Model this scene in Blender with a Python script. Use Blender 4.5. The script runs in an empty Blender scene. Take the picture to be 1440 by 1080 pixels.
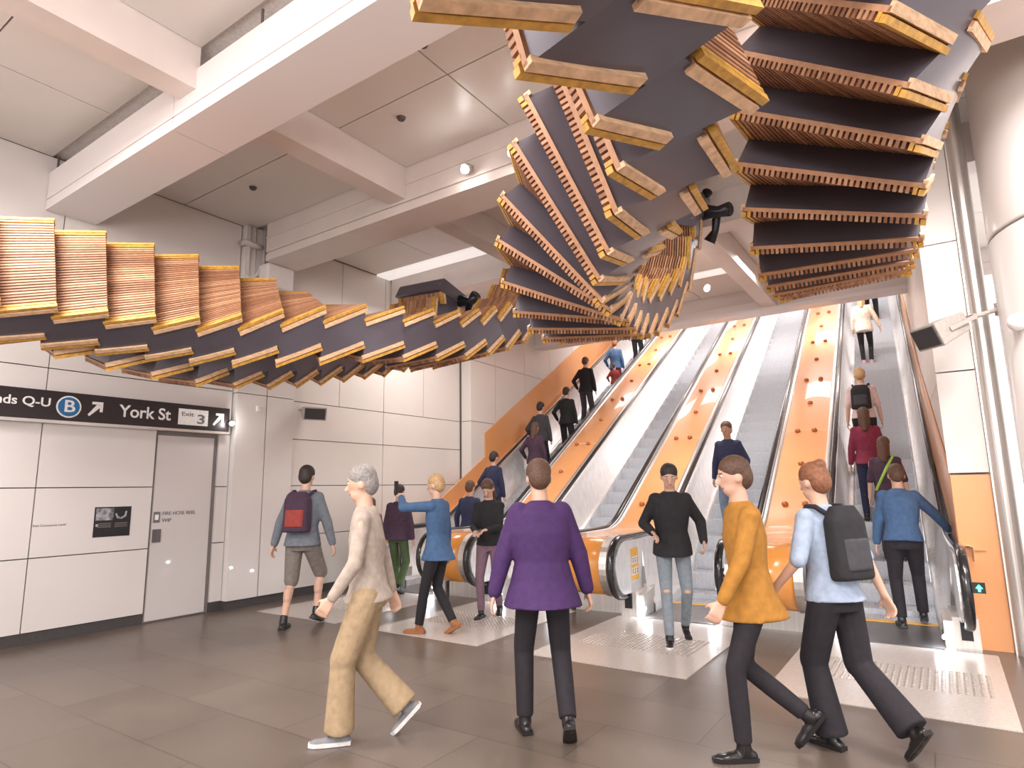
import bpy, bmesh, math, random
from mathutils import Vector, Matrix, Quaternion
random.seed(7)
C = bpy.context.scene.collection
PI = math.pi

# ------------------------------------------------------------------ materials
def new_mat(name):
    m = bpy.data.materials.new(name); m.use_nodes = True
    nt = m.node_tree
    return m, nt, nt.nodes['Principled BSDF']
def setin(b, **kw):
    for k, v in kw.items():
        k = k.replace('_', ' ')
        if k in b.inputs: b.inputs[k].default_value = v
def mat(name, col, rough=.5, metal=0., noise=None, bump=0., scale=40., emit=None, stretch=None, var=.12, coat=0.):
    """plain or mottled material: noise varies the colour a little, bump roughens it"""
    m, nt, b = new_mat(name)
    setin(b, Base_Color=(*col, 1), Roughness=rough, Metallic=metal, Coat_Weight=coat)
    if emit: setin(b, Emission_Color=(*emit[0], 1), Emission_Strength=emit[1])
    tc = nt.nodes.new('ShaderNodeTexCoord'); mp = nt.nodes.new('ShaderNodeMapping')
    if stretch: mp.inputs['Scale'].default_value = stretch
    nt.links.new(tc.outputs['Object'], mp.inputs[0])
    n = nt.nodes.new('ShaderNodeTexNoise'); n.inputs['Scale'].default_value = scale; n.inputs['Detail'].default_value = 5
    nt.links.new(mp.outputs[0], n.inputs['Vector'])
    r = nt.nodes.new('ShaderNodeValToRGB')
    r.color_ramp.elements[0].position = .3; r.color_ramp.elements[1].position = .7
    r.color_ramp.elements[0].color = (*[c*(1-var) for c in col], 1)
    r.color_ramp.elements[1].color = (*[min(1, c*(1+var)) for c in col], 1)
    nt.links.new(n.outputs['Fac'], r.inputs[0]); nt.links.new(r.outputs[0], b.inputs['Base Color'])
    if bump:
        bp = nt.nodes.new('ShaderNodeBump'); bp.inputs['Strength'].default_value = bump; bp.inputs['Distance'].default_value = .01
        nt.links.new(n.outputs['Fac'], bp.inputs['Height']); nt.links.new(bp.outputs[0], b.inputs['Normal'])
    return m

M = {}
M['panel'] = mat('white_enamel_panel', (.72, .68, .66), .28, scale=1.2, var=.02, coat=.3)
M['panel_warm'] = mat('cream_wall_panel', (.75, .70, .665), .35, scale=1.5, var=.02)
M['seam'] = mat('panel_seam', (.22, .19, .18), .6)
M['ceiling'] = mat('ceiling_panel', (.70, .65, .61), .35, scale=1, var=.03)
M['ceil_seam'] = mat('ceiling_seam', (.80, .76, .74), .5)
M['beam'] = mat('painted_beam', (.70, .62, .58), .5, scale=3, var=.04, bump=.05)
M['duct'] = mat('white_duct_casing', (.80, .74, .73), .35, scale=1, var=.02)
M['slot'] = mat('dark_slot', (.10, .08, .08), .6)
M['skirting'] = mat('dark_skirting', (.06, .055, .055), .5)
M['steel'] = mat('brushed_steel', (.74, .71, .68), .34, metal=.8, scale=30, stretch=(1, .03, .03), var=.12)
M['steel_dark'] = mat('dark_steel', (.20, .19, .19), .35, metal=.8, scale=20)
M['balus'] = mat('brushed_balustrade_steel', (.88, .88, .90), .30, metal=.7, scale=9, stretch=(1, 6, .6), var=.16, bump=.25)
M['orange'] = mat('orange_enamel', (.74, .30, .065), .25, scale=1.2, var=.04, coat=.5)
M['orange_pale'] = mat('orange_enamel_cladding', (.80, .37, .15), .30, scale=1.2, var=.04, coat=.4)
M['dome'] = mat('dark_orange_dome', (.50, .14, .03), .3, coat=.5)
M['rubber'] = mat('black_rubber_handrail', (.018, .017, .02), .22, coat=.4)
M['step'] = mat('grey_step_metal', (.60, .62, .66), .45, metal=.25, scale=60, var=.15)
M['step_dark'] = mat('step_riser_metal', (.22, .23, .25), .45, metal=.5, scale=60, var=.15)
M['plate'] = mat('pale_stone_plate', (.50, .45, .42), .22, scale=60, var=.08)
M['stud'] = mat('steel_tactile_stud', (.55, .50, .46), .3, metal=.7)
M['ribdark'] = mat('charcoal_sheet_metal', (.118, .104, .128), .32, metal=.25, scale=2.5, var=.10)
M['yellow'] = mat('worn_yellow_paint', (.60, .32, .06), .5, scale=26, var=.28, bump=.2, stretch=(1, 1, 1))
M['palewood'] = mat('pale_sawn_timber', (.74, .48, .29), .6, scale=18, var=.24, bump=.25, stretch=(1, 1, 4))
M['black'] = mat('black_paint', (.015, .015, .017), .35)
M['cast'] = mat('black_cast_iron', (.03, .028, .032), .35, metal=.6, scale=30, bump=.2)
M['signblack'] = mat('sign_black', (.028, .02, .022), .35)
M['white'] = mat('white_print', (.85, .83, .82), .5)
M['greytext'] = mat('grey_print', (.16, .15, .16), .5)
M['blue'] = mat('sign_blue', (.02, .16, .38), .4)
M['door'] = mat('pale_door', (.62, .58, .57), .32, scale=1, var=.02, coat=.3)
M['greyplastic'] = mat('grey_powder_coat', (.44, .40, .37), .45)
M['darkgrille'] = mat('dark_grille', (.05, .045, .05), .6, scale=200, bump=.4)
M['lamp'] = mat('lamp_glow', (1, 1, 1), .5, emit=((1, .97, .93), 60))
M['coollamp'] = mat('cool_lamp_glow', (1, 1, 1), .5, emit=((.85, .93, 1), 40))
M['trough'] = mat('lit_trough_panel', (.9, .87, .86), .5, emit=((1, .95, .92), .35))
M['green'] = mat('green_indicator', (.0, .6, .3), .5, emit=((.05, 1, .45), 6))
M['red'] = mat('red_indicator', (.8, .05, .05), .5, emit=((1, .12, .12), 6))
M['signyellow'] = mat('notice_yellow', (.80, .44, .06), .5)
M['signblue'] = mat('notice_blue', (.08, .12, .45), .5)
M['pipe'] = mat('painted_pipe', (.62, .56, .53), .45)

def wood_mat():
    m, nt, b = new_mat('red_brown_slats')
    geo = nt.nodes.new('ShaderNodeTexCoord')
    mp = nt.nodes.new('ShaderNodeMapping'); mp.inputs['Scale'].default_value = (3, 3, 3)
    n = nt.nodes.new('ShaderNodeTexNoise'); n.inputs['Scale'].default_value = 9; n.inputs['Detail'].default_value = 6
    at = nt.nodes.new('ShaderNodeAttribute'); at.attribute_name = 'slat'
    mix = nt.nodes.new('ShaderNodeMath'); mix.operation = 'MULTIPLY_ADD'; mix.inputs[1].default_value = .55
    nt.links.new(geo.outputs['Object'], mp.inputs[0]); nt.links.new(mp.outputs[0], n.inputs['Vector'])
    nt.links.new(at.outputs['Fac'], mix.inputs[0])
    m2 = nt.nodes.new('ShaderNodeMath'); m2.operation = 'MULTIPLY'; m2.inputs[1].default_value = .45
    nt.links.new(n.outputs['Fac'], m2.inputs[0]); nt.links.new(m2.outputs[0], mix.inputs[2])
    r = nt.nodes.new('ShaderNodeValToRGB')
    e = r.color_ramp.elements
    e[0].position = .1; e[0].color = (.19, .08, .04, 1)
    e[1].position = .9; e[1].color = (.66, .38, .22, 1)
    x = e.new(.5); x.color = (.42, .20, .105, 1)
    nt.links.new(mix.outputs[0], r.inputs[0]); nt.links.new(r.outputs[0], b.inputs['Base Color'])
    setin(b, Roughness=.55)
    bp = nt.nodes.new('ShaderNodeBump'); bp.inputs['Strength'].default_value = .2
    nt.links.new(n.outputs['Fac'], bp.inputs['Height']); nt.links.new(bp.outputs[0], b.inputs['Normal'])
    return m
M['wood'] = wood_mat()

def floor_mat():
    m, nt, b = new_mat('stone_floor_tiles')
    tc = nt.nodes.new('ShaderNodeTexCoord')
    br = nt.nodes.new('ShaderNodeTexBrick')
    br.inputs['Scale'].default_value = 1; br.inputs['Brick Width'].default_value = 1.2; br.inputs['Row Height'].default_value = .6
    br.inputs['Mortar Size'].default_value = .0035; br.inputs['Mortar Smooth'].default_value = 0
    br.inputs['Color1'].default_value = (.122, .095, .078, 1); br.inputs['Color2'].default_value = (.155, .121, .100, 1)
    br.inputs['Mortar'].default_value = (.06, .05, .045, 1); br.inputs['Bias'].default_value = -.2
    br.offset = .5
    mp = nt.nodes.new('ShaderNodeMapping'); mp.inputs['Location'].default_value = (.2, .2, 0)
    nt.links.new(tc.outputs['Object'], mp.inputs[0]); nt.links.new(mp.outputs[0], br.inputs['Vector'])
    n = nt.nodes.new('ShaderNodeTexNoise'); n.inputs['Scale'].default_value = 140; n.inputs['Detail'].default_value = 4
    nt.links.new(tc.outputs['Object'], n.inputs['Vector'])
    n2 = nt.nodes.new('ShaderNodeTexNoise'); n2.inputs['Scale'].default_value = 1.7; n2.inputs['Detail'].default_value = 6
    nt.links.new(tc.outputs['Object'], n2.inputs['Vector'])
    mx = nt.nodes.new('ShaderNodeMixRGB'); mx.blend_type = 'OVERLAY'; mx.inputs[0].default_value = .55
    nt.links.new(br.outputs['Color'], mx.inputs[1]); nt.links.new(n.outputs['Fac'], mx.inputs[2])
    mx2 = nt.nodes.new('ShaderNodeMixRGB'); mx2.blend_type = 'OVERLAY'; mx2.inputs[0].default_value = .30
    nt.links.new(mx.outputs[0], mx2.inputs[1]); nt.links.new(n2.outputs['Fac'], mx2.inputs[2])
    nt.links.new(mx2.outputs[0], b.inputs['Base Color'])
    r = nt.nodes.new('ShaderNodeMapRange'); r.inputs[3].default_value = .22; r.inputs[4].default_value = .42
    nt.links.new(n2.outputs['Fac'], r.inputs[0]); nt.links.new(r.outputs[0], b.inputs['Roughness'])
    return m
M['floor'] = floor_mat()

# ------------------------------------------------------------------ mesh helpers
class MB:
    def __init__(s): s.v = []; s.f = []; s.a = []
    def add(s, vs, fs, a=0.):
        o = len(s.v); s.v += [tuple(v) for v in vs]; s.f += [tuple(i+o for i in f) for f in fs]; s.a += [a]*len(vs)
        return s
    def hexa(s, p, a=0.):            # 8 points: bottom 4 ccw, top 4 ccw
        return s.add(p, [(3, 2, 1, 0), (4, 5, 6, 7), (0, 1, 5, 4), (1, 2, 6, 5), (2, 3, 7, 6), (3, 0, 4, 7)], a)
    def box(s, x0, x1, y0, y1, z0, z1, a=0.):
        return s.hexa([(x0, y0, z0), (x1, y0, z0), (x1, y1, z0), (x0, y1, z0), (x0, y0, z1), (x1, y0, z1), (x1, y1, z1), (x0, y1, z1)], a)
    def fbox(s, o, X, Y, Z, x0, x1, y0, y1, z0, z1, a=0.):   # box in a frame
        P = lambda x, y, z: o+X*x+Y*y+Z*z
        return s.hexa([P(x0, y0, z0), P(x1, y0, z0), P(x1, y1, z0), P(x0, y1, z0), P(x0, y0, z1), P(x1, y0, z1), P(x1, y1, z1), P(x0, y1, z1)], a)
    def prism(s, poly, p0, p1, fn):  # poly of 2D points swept between p0 and p1 on the third axis; fn(u,v,w)->xyz
        n = len(poly)
        vs = [fn(u, v, p0) for u, v in poly]+[fn(u, v, p1) for u, v in poly]
        fs = [tuple(range(n))[::-1], tuple(range(n, 2*n))]+[(i, (i+1) % n, n+(i+1) % n, n+i) for i in range(n)]
        return s.add(vs, fs)
    def tube(s, pts, r, n=10, closed=False):
        pts = [Vector(p) for p in pts]; m = len(pts); rr = r if isinstance(r, (list, tuple)) else [r]*m
        T0 = (pts[1]-pts[0]).normalized(); up = Vector((0, 0, 1)) if abs(T0.z) < .9 else Vector((1, 0, 0))
        X = T0.cross(up).normalized(); vs = []
        for i, p in enumerate(pts):
            T = (pts[min(i+1, m-1)]-pts[max(i-1, 0)]).normalized()
            X = (X-T*X.dot(T)).normalized(); Y = T.cross(X)
            vs += [p+(X*math.cos(2*PI*k/n)+Y*math.sin(2*PI*k/n))*rr[i] for k in range(n)]
        fs = [(i*n+k, i*n+(k+1) % n, (i+1)*n+(k+1) % n, (i+1)*n+k) for i in range(m-1) for k in range(n)]
        fs += [tuple(range(n))[::-1], tuple(range((m-1)*n, m*n))]
        return s.add(vs, fs)
    def strip(s, rows, thick=None):  # grid surface from rows of points
        m = len(rows); n = len(rows[0]); vs = [p for r in rows for p in r]
        fs = [(i*n+k, i*n+k+1, (i+1)*n+k+1, (i+1)*n+k) for i in range(m-1) for k in range(n-1)]
        return s.add(vs, fs)
    def ell(s, c, r, R=None, nu=14, nv=9):
        vs = []; fs = []; c = Vector(c)
        for i in range(nv+1):
            th = PI*i/nv
            for k in range(nu):
                ph = 2*PI*k/nu
                q = Vector((r[0]*math.sin(th)*math.cos(ph), r[1]*math.sin(th)*math.sin(ph), r[2]*math.cos(th)))
                vs.append(c+(R @ q if R else q))
        for i in range(nv):
            for k in range(nu):
                fs.append((i*nu+k, (i+1)*nu+k, (i+1)*nu+(k+1) % nu, i*nu+(k+1) % nu))
        return s.add(vs, fs)
    def cap(s, p0, p1, r0, r1, n=12):  # tapered capsule
        p0 = Vector(p0); p1 = Vector(p1); T = (p1-p0)
        if T.length < 1e-5: T = Vector((0, 0, 1e-3))
        T = T.normalized(); up = Vector((0, 0, 1)) if abs(T.z) < .9 else Vector((1, 0, 0))
        X = T.cross(up).normalized(); Y = T.cross(X); rings = []
        for t in (-1, -.85, -.5, 0): rings.append((p0+T*(r0*t), r0*math.sqrt(max(1e-4, 1-t*t))))
        for t in (0, .5, .85, 1): rings.append((p1+T*(r1*t), r1*math.sqrt(max(1e-4, 1-t*t))))
        vs = [c+(X*math.cos(2*PI*k/n)+Y*math.sin(2*PI*k/n))*r for c, r in rings for k in range(n)]
        m = len(rings)
        fs = [(i*n+k, (i+1)*n+k, (i+1)*n+(k+1) % n, i*n+(k+1) % n) for i in range(m-1) for k in range(n)]
        fs += [tuple(range(n)), tuple(range((m-1)*n, m*n))[::-1]]
        return s.add(vs, fs)
    def loft(s, secs, n=20, sq=2.0):  # secs: (centre, rx, ry[, X, Y]) closed ends; sq = superellipse power
        vs = []
        for q in secs:
            c = Vector(q[0]); X = Vector(q[3]) if len(q) > 3 else Vector((1, 0, 0)); Y = Vector(q[4]) if len(q) > 4 else Vector((0, 1, 0))
            for k in range(n):
                a = 2*PI*k/n; ca, sa = math.cos(a), math.sin(a)
                u = math.copysign(abs(ca)**(2/sq), ca); v = math.copysign(abs(sa)**(2/sq), sa)
                vs.append(c+X*(u*q[1])+Y*(v*q[2]))
        m = len(secs)
        fs = [(i*n+k, i*n+(k+1) % n, (i+1)*n+(k+1) % n, (i+1)*n+k) for i in range(m-1) for k in range(n)]
        fs += [tuple(range(n))[::-1], tuple(range((m-1)*n, m*n))]
        return s.add(vs, fs)
    def mesh(s, name, m, smooth=False):
        me = bpy.data.meshes.new(name); me.from_pydata(s.v, [], s.f)
        if any(s.a):
            at = me.attributes.new('slat', 'FLOAT', 'POINT'); at.data.foreach_set('value', s.a)
        me.materials.append(M[m] if isinstance(m, str) else m)
        bm = bmesh.new(); bm.from_mesh(me); bmesh.ops.recalc_face_normals(bm, faces=bm.faces); bm.to_mesh(me); bm.free()
        if smooth: me.polygons.foreach_set('use_smooth', [True]*len(me.polygons))
        return me
    def build(s, name, m, parent=None, smooth=False):
        o = bpy.data.objects.new(name, s.mesh(name, m, smooth)); C.objects.link(o)
        if parent: o.parent = parent
        return o

def bevel(o, w=.01, seg=2, ang=40):
    b = o.modifiers.new('bevel', 'BEVEL'); b.width = w; b.segments = seg; b.limit_method = 'ANGLE'; b.angle_limit = math.radians(ang)
    return o
def tag(o, label, cat, group=None, kind=None):
    o['label'] = label
    if cat: o['category'] = cat
    if group: o['group'] = group
    if kind: o['kind'] = kind
    return o
def empty(name, loc, rz=0):
    o = bpy.data.objects.new(name, None); C.objects.link(o); o.location = loc; o.rotation_euler = (0, 0, rz); o.empty_display_size = .1
    return o
def thing(name, loc, label, cat, rz=0, group=None):
    return tag(empty(name, loc, rz), label, cat, group)
def struct(o, label=None):
    o['kind'] = 'structure'
    if label: o['label'] = label
    return o
def text(body, size, m, parent, name, loc, X, Y, width=None, ext=.002, align='LEFT'):
    cu = bpy.data.curves.new(name, 'FONT'); cu.body = body; cu.size = size; cu.extrude = ext; cu.align_x = align; cu.align_y = 'CENTER'; cu.offset = size*.016 if size > .1 else size*.003
    t = bpy.data.objects.new(name, cu); C.objects.link(t)
    dg = bpy.context.evaluated_depsgraph_get(); me = bpy.data.meshes.new_from_object(t.evaluated_get(dg))
    bpy.data.objects.remove(t)
    me.materials.clear(); me.materials.append(M[m])
    o = bpy.data.objects.new(name, me); C.objects.link(o)
    xs = [v.co.x for v in me.vertices]; w = max(xs)-min(xs)
    sx = width/w if width else 1
    X = Vector(X); Y = Vector(Y); Z = X.cross(Y)
    mt = Matrix((X*sx, Y, Z)).transposed().to_4x4(); mt.translation = Vector(loc)
    me.transform(mt)
    if parent: o.parent = parent
    return o

# ------------------------------------------------------------------ camera
def make_camera():
    f = 877.0
    A = Vector((605, -137, -f)).normalized()
    B = Vector((-1310, -169, -f)); B = (B-A*A.dot(B)).normalized()
    U = (-B).cross(A)
    R = Matrix((-B, A, U))
    cam = bpy.data.cameras.new('camera'); o = bpy.data.objects.new('camera', cam); C.objects.link(o)
    cam.sensor_width = 36; cam.lens = f/1440*36; cam.clip_start = .05; cam.clip_end = 200
    mt = R.to_4x4(); mt.translation = Vector((0, 0, 1.55)); o.matrix_world = mt
    bpy.context.scene.camera = o
make_camera()

# ------------------------------------------------------------------ the hall
CZ = 5.47
struct(MB().box(-9.2, 7, -7, 12.0, -.2, 0).build('floor', 'floor'), 'brown-grey stone tiled concourse floor')
WX = -8.2
# left wall: enamel panels with gaps between them
lw = MB()
def wall_panels(mb, ys, zs, x0, x1, g=.006):
    for a, b in zip(ys, ys[1:]):
        for c, d in zip(zs, zs[1:]):
            mb.box(x0, x1, a+g, b-g, c+g, d-g)
wall_panels(lw, [-6, -3.6, -1.2, .6, 2.02, 2.78, 4.02], [.12, .893, 1.644, 2.36], WX-.05, WX)
wall_panels(lw, [-6, -3.6, -1.2, .8, 2.78, 5.02], [2.36, 2.98, CZ], WX-.05, WX)
wall_panels(lw, [4.86, 5.03], [.12, .893, 1.644, 2.36], WX-.05, WX-.01)
struct(lw.build('wall_left', 'panel'), 'glossy off-white enamel panel wall on the left')
struct(MB().box(WX-.30, WX-.06, -6.5, 14, 0, 7).build('wall_left_backing', 'seam'))
struct(MB().box(WX-.055, WX-.015, -6, 4.02, 0, .12).box(WX-.055, WX-.02, 4.86, 5.03, 0, .12).build('baseboard_left', 'skirting'))
# column of panels
cl = MB()
for a, b in ((5.03, 5.50), (5.51, 5.98)):
    cl.box(WX-.05, WX+.10, a+.003, b-.003, .12, 2.95); cl.box(WX-.05, WX+.10, a+.003, b-.003, 2.96, CZ)
struct(cl.build('wall_left_column', 'panel'), 'white panelled pier beside the pale door')
struct(MB().box(WX-.05, WX+.07, 5.03, 5.98, 0, .12).build('baseboard_column', 'skirting'))
# far part of the left wall
fw = MB()
wall_panels(fw, [5.99, 7.97, 10.16], [.12, .9, 1.65, 2.36, 2.95], WX-.05, WX-.02)
wall_panels(fw, [5.99, 6.95, 7.97, 9.03, 10.16], [2.95, CZ], WX-.05, WX-.02)
struct(fw.build('wall_far_left', 'panel_warm'), 'cream panel wall behind the commuters')
struct(MB().box(WX-.05, WX-.03, 5.99, 10.16, 0, .12).build('baseboard_far_left', 'skirting'))

SL = -.045                                  # the escalators run a little to the left of the hall's axis
def sx(x0, y): return x0+SL*(y-10.16)
# shaft wall beside the left escalator
sw = MB()
ys = [10.16, 11.1, 12.4, 13.7, 15, 16.3, 17.6, 19, 21, 24, 28]
for a, b in zip(ys, ys[1:]):
    for c, d in ((0, 1.65), (1.65, 2.95), (2.95, 4.25), (4.25, 6.5), (6.5, 10), (10, 16)):
        g = .006
        P = lambda y, z, o: (sx(-7.93, y)+o, y, z)
        sw.hexa([P(a+g, c+g, -.25), P(a+g, c+g, 0), P(b-g, c+g, 0), P(b-g, c+g, -.25), P(a+g, d-g, -.25), P(a+g, d-g, 0), P(b-g, d-g, 0), P(b-g, d-g, -.25)])
struct(sw.build('wall_shaft_left', 'panel_warm'), 'cream panel wall of the escalator shaft on the left')
struct(MB().hexa([(-8.5, 10.2, 0), (sx(-7.95, 10.2), 10.2, 0), (sx(-7.95, 28), 28, 0), (-9.6, 28, 0), (-8.5, 10.2, 16), (sx(-7.95, 10.2), 10.2, 16), (sx(-7.95, 28), 28, 16), (-9.6, 28, 16)]).build('wall_shaft_left_backing', 'seam'))
# orange cladding stepped along it
def zc(yp):                                  # height of the step line along an escalator
    t = yp-1.5
    if t < -.35: return 0.
    if t < .35: return .577*(t+.35)**2/(4*.35)
    return .577*t
oc = MB()
for k, (a, b, h0, h1) in enumerate(((1.6, 3.2, 1.25, 1.25), (3.2, 6.2, 1.75, 1.75), (6.2, 9.4, 1.75, 1.75), (9.4, 13.2, 2.2, 2.2))):
    pts = []
    for t in (a, b):
        y = 7.45+t
        pts.append((sx(-7.93, y)+.004, y, zc(t)+.7)); pts.append((sx(-7.93, y)+.03, y, zc(t)+.7))
    lo = [pts[0], pts[1], pts[3], pts[2]]
    hi = [(p[0], p[1], p[2]-.7+(h0 if i in (0, 1) else h1)) for i, p in enumerate(lo)]
    oc.hexa(lo+hi)
struct(oc.build('trim_1', 'orange_pale'), 'orange cladding stepping up the shaft wall')

# right-hand side: front panel above an orange base, steel corner, glossy column
YF = 7.5
struct(MB().box(.06, .38, YF, YF+.2, 1.63, 2.617).box(.06, .38, YF, YF+.2, 2.63, 3.95).box(.06, .38, YF, YF+.2, 3.96, CZ).build('wall_right_front', 'panel_warm'), 'white panelled wall end above the orange base')
struct(MB().box(.07, .38, YF+.02, YF+.2, 0, 1.61).build('trim_2', 'orange_pale'), 'orange base panel right of the right escalator')
ws = MB()
for a, b in zip([7.7]+ys, ys):
    for c, d in ((0, 2.62), (2.62, 4.25), (4.25, 6.5), (6.5, 10), (10, 16)):
        P = lambda y, z, o: (.10+SL*(y-7.5)+o, y, z)
        ws.hexa([P(a, c+g, 0), P(a, c+g, .3), P(b-g, c+g, .3), P(b-g, c+g, 0), P(a, d-g, 0), P(a, d-g, .3), P(b-g, d-g, .3), P(b-g, d-g, 0)])
struct(ws.build('wall_shaft_right', 'panel_warm'), 'cream panel wall of the escalator shaft on the right')
oc = MB()
for (a, b, h) in ((.25, 4.6, 1.62), (4.6, 9.5, 1.62)):
    lo = [(.075+SL*t, 7.45+t, zc(t)+.7) for t in (a, b)]; P0, P1 = lo
    oc.hexa([P0, (P0[0]+.02, *P0[1:]), (P1[0]+.02, *P1[1:]), P1]+[(q[0], q[1], q[2]-.7+h) for q in (P0, (P0[0]+.02, *P0[1:]), (P1[0]+.02, *P1[1:]), P1)])
struct(oc.build('trim_3', 'orange_pale'), 'orange cladding rising beside the right escalator')
st = MB()
st.loft([((.47, YF+.0, 0), .085, .11), ((.47, YF+.0, CZ), .085, .11)], n=32)
st.box(.385, .40, YF-.06, YF+.1, 0, CZ)
struct(st.build('trim_4', 'steel', smooth=False), 'brushed steel corner trim of the right wall')
cc = MB()
def arcwall(z0, z1, r=1.0, cx=1.58, cy=7.0):
    cc.loft([((cx, cy, z0), r, r), ((cx, cy, z0+.03), r+.0, r), ((cx, cy, z1), r, r)], n=96)
arcwall(.12, 3.68); arcwall(3.70, CZ+.3)
struct(cc.build('wall_right_column', 'panel', smooth=False), 'big glossy white round column at the right edge')
for p in bpy.data.objects['wall_right_column'].data.polygons: p.use_smooth = abs(p.normal.z) < .5
struct(MB().loft([((1.58, 7, 0), .97, .97), ((1.58, 7, .12), .97, .97)], n=64).build('baseboard_right', 'skirting'))
struct(MB().box(2.4, 7, 7.3, 7.5, 0, CZ+.3).build('wall_right', 'panel'))

# ceiling panels with thin joints
cp = MB()
def coffer(x0, x1, y0, y1, nx, ny, g=.007):
    for i in range(nx):
        for j in range(ny):
            a = x0+(x1-x0)*i/nx; b = x0+(x1-x0)*(i+1)/nx; c = y0+(y1-y0)*j/ny; d = y0+(y1-y0)*(j+1)/ny
            cp.box(a+g, b-g, c+g, d-g, CZ, CZ+.04)
coffer(WX, -5.3, -4, 2.6, 2, 6); coffer(-5.05, -.4, -4, 2.6, 2, 6); coffer(-.1, 7, -4, 2.6, 3, 6)
coffer(WX, -5.3, 3.1, 5.2, 1, 2); coffer(-5.05, -.4, 3.1, 5.2, 3, 2); coffer(-.1, 7, 3.1, 5.2, 4, 2)
coffer(WX, -5.3, 5.75, 7.7, 2, 2); coffer(-5.05, -2.6, 5.75, 12.9, 2, 4); coffer(-2.35, 7, 5.75, 12.9, 4, 4)
struct(cp.build('ceiling', 'ceiling'), 'grey-beige ceiling panels between beams')
struct(MB().box(WX-.3, 7, -7, 13.2, CZ+.045, CZ+.3).build('ceiling_joints', 'ceil_seam'))
bm_ = MB()
for x0 in (-5.32, -.38): bm_.box(x0, x0+.27, -4, 2.6, 5.06, CZ+.02).box(x0, x0+.27, 3.1, 5.2, 5.06, CZ+.02)
bm_.box(-5.32, -5.05, 5.75, 12.9, 5.06, CZ+.02); bm_.box(-2.62, -2.35, 5.75, 12.9, 5.06, CZ+.02)
struct(bm_.build('trim_5', 'beam'), 'plastered ceiling beams running with the hall')
struct(MB().box(-7.85, 7, 5.20, 5.75, 4.90, 5.0).box(-7.85, 7, 5.225, 5.72, 5.0, 5.03).box(-7.85, 7, 5.2, 5.75, 5.03, CZ+.02).box(-7.85, 7, 5.185, 5.2, 5.24, 5.26).build('trim_6', 'beam'), 'deep plastered cross beam with a groove')
struct(MB().box(WX, 7, 8.1, 8.45, 5.0, CZ+.02).build('trim_7', 'beam'), 'plastered cross beam in front of the shaft')
struct(MB().box(WX, -5.4, 7.72, 8.05, CZ-.02, CZ+.02).build('trim_8', 'trough'), 'lit ceiling trough beside the cross beam')
struct(MB().box(-5.0, -2.7, 11.2, 11.5, CZ-.02, CZ+.01).box(-2.2, 0, 11.2, 11.5, CZ-.02, CZ+.01).build('trim_9', 'trough'), 'lit ceiling trough near the shaft')
# lintel at the mouth of the shaft
struct(MB().box(WX-.2, 1.2, 12.95, 13.35, 5.0, CZ+.4).box(WX-.2, 1.2, 12.90, 12.96, 4.98, 5.06).box(WX-.2, 1.2, 12.92, 12.96, 5.22, 5.24).build('trim_10', 'duct'), 'white bulkhead over the foot of the shaft')
struct(MB().hexa([(-9.5, 13.3, 5.3), (1.2, 13.3, 5.3), (1.2, 29, 14.4), (-9.5, 29, 14.4), (-9.5, 13.3, 5.5), (1.2, 13.3, 5.5), (1.2, 29, 14.6), (-9.5, 29, 14.6)]).build('ceiling_shaft', 'duct'))
struct(MB().box(-9.6, 1.2, 28.8, 29, 0, 15).build('wall_shaft_end', 'duct'))

# big duct casing
db = thing('duct_casing', (-5.4, 2.84, 4.8), 'long white box duct casing running across the ceiling at upper left', 'duct')
d = MB()
def dbx(x0, x1):
    d.box(x0, x1, -.26, .26, 0, .115); d.box(x0, x1, -.245, .245, .115, .13); d.box(x0, x1, -.26, .26, .13, .46)
dbx(WX+5.4+.01, -.025); dbx(-.015, 12)
d.build('casing', 'duct', db)
MB().box(-.03, -.01, -.25, .25, .01, .45).build('joint_plate', 'slot', db)
for x in (-2.75, 1.2, 5):
    MB().tube([(x, -.2, .45), (x, -.2, .67)], .012, 8).build('hanger_rod', 'slot', db)
# boxes and pipes in the corner below the deep beam
pb = thing('ceiling_pipework', (-8.1, 5.2, 4.6), 'painted pipes with elbow running down the wall corner below the ceiling', 'pipes')
MB().tube([(0, -.12, .86), (0, -.12, .1)], .035).build('pipe', 'pipe', pb, True)
MB().tube([(0, -.02, .86), (0, -.02, .1)], .022).build('pipe', 'pipe', pb, True)
MB().tube([(.05, .1, .86), (.05, .1, .3), (.02, 0, .12), (0, -.1, .02)], .028).build('pipe', 'pipe', pb, True)
MB().tube([(-.06, -.2, .58), (.05, -.2, .58), (.06, -.05, .56), (.08, .05, .56)], [.05, .05, .045, .03]).build('elbow', 'pipe', pb, True)
bevel(tag(MB().box(-8.095, -7.84, 5.24, 5.7, 4.55, 4.9).build('junction_box', 'duct'), 'white square box at the wall end of the deep beam', 'box'), .03)
bevel(tag(MB().box(-8.195, -7.95, 4.80, 5.02, 4.3, 4.6).build('junction_box', 'duct'), 'small white box at the foot of the wall pipes', 'box'), .02)
for i, (x, y, l) in enumerate(((-4.35, 4.4, 'left'), (-3.4, 3.7, 'right'), (-7.2, .9, 'far left'), (-7.0, 4.4, 'wall side'))):
    tag(MB().loft([((x, y, CZ-.03), .035, .035), ((x, y, CZ), .05, .05)], n=16).build('ceiling_sprinkler', 'slot'),
        {'left': 'small ceiling sprinkler left of the round spotlights', 'right': 'small ceiling sprinkler nearest the orange-edged treads', 'far left': 'small ceiling sprinkler near the upper left corner', 'wall side': 'small ceiling sprinkler between duct casing and left wall'}[l], 'sprinkler')

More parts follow.
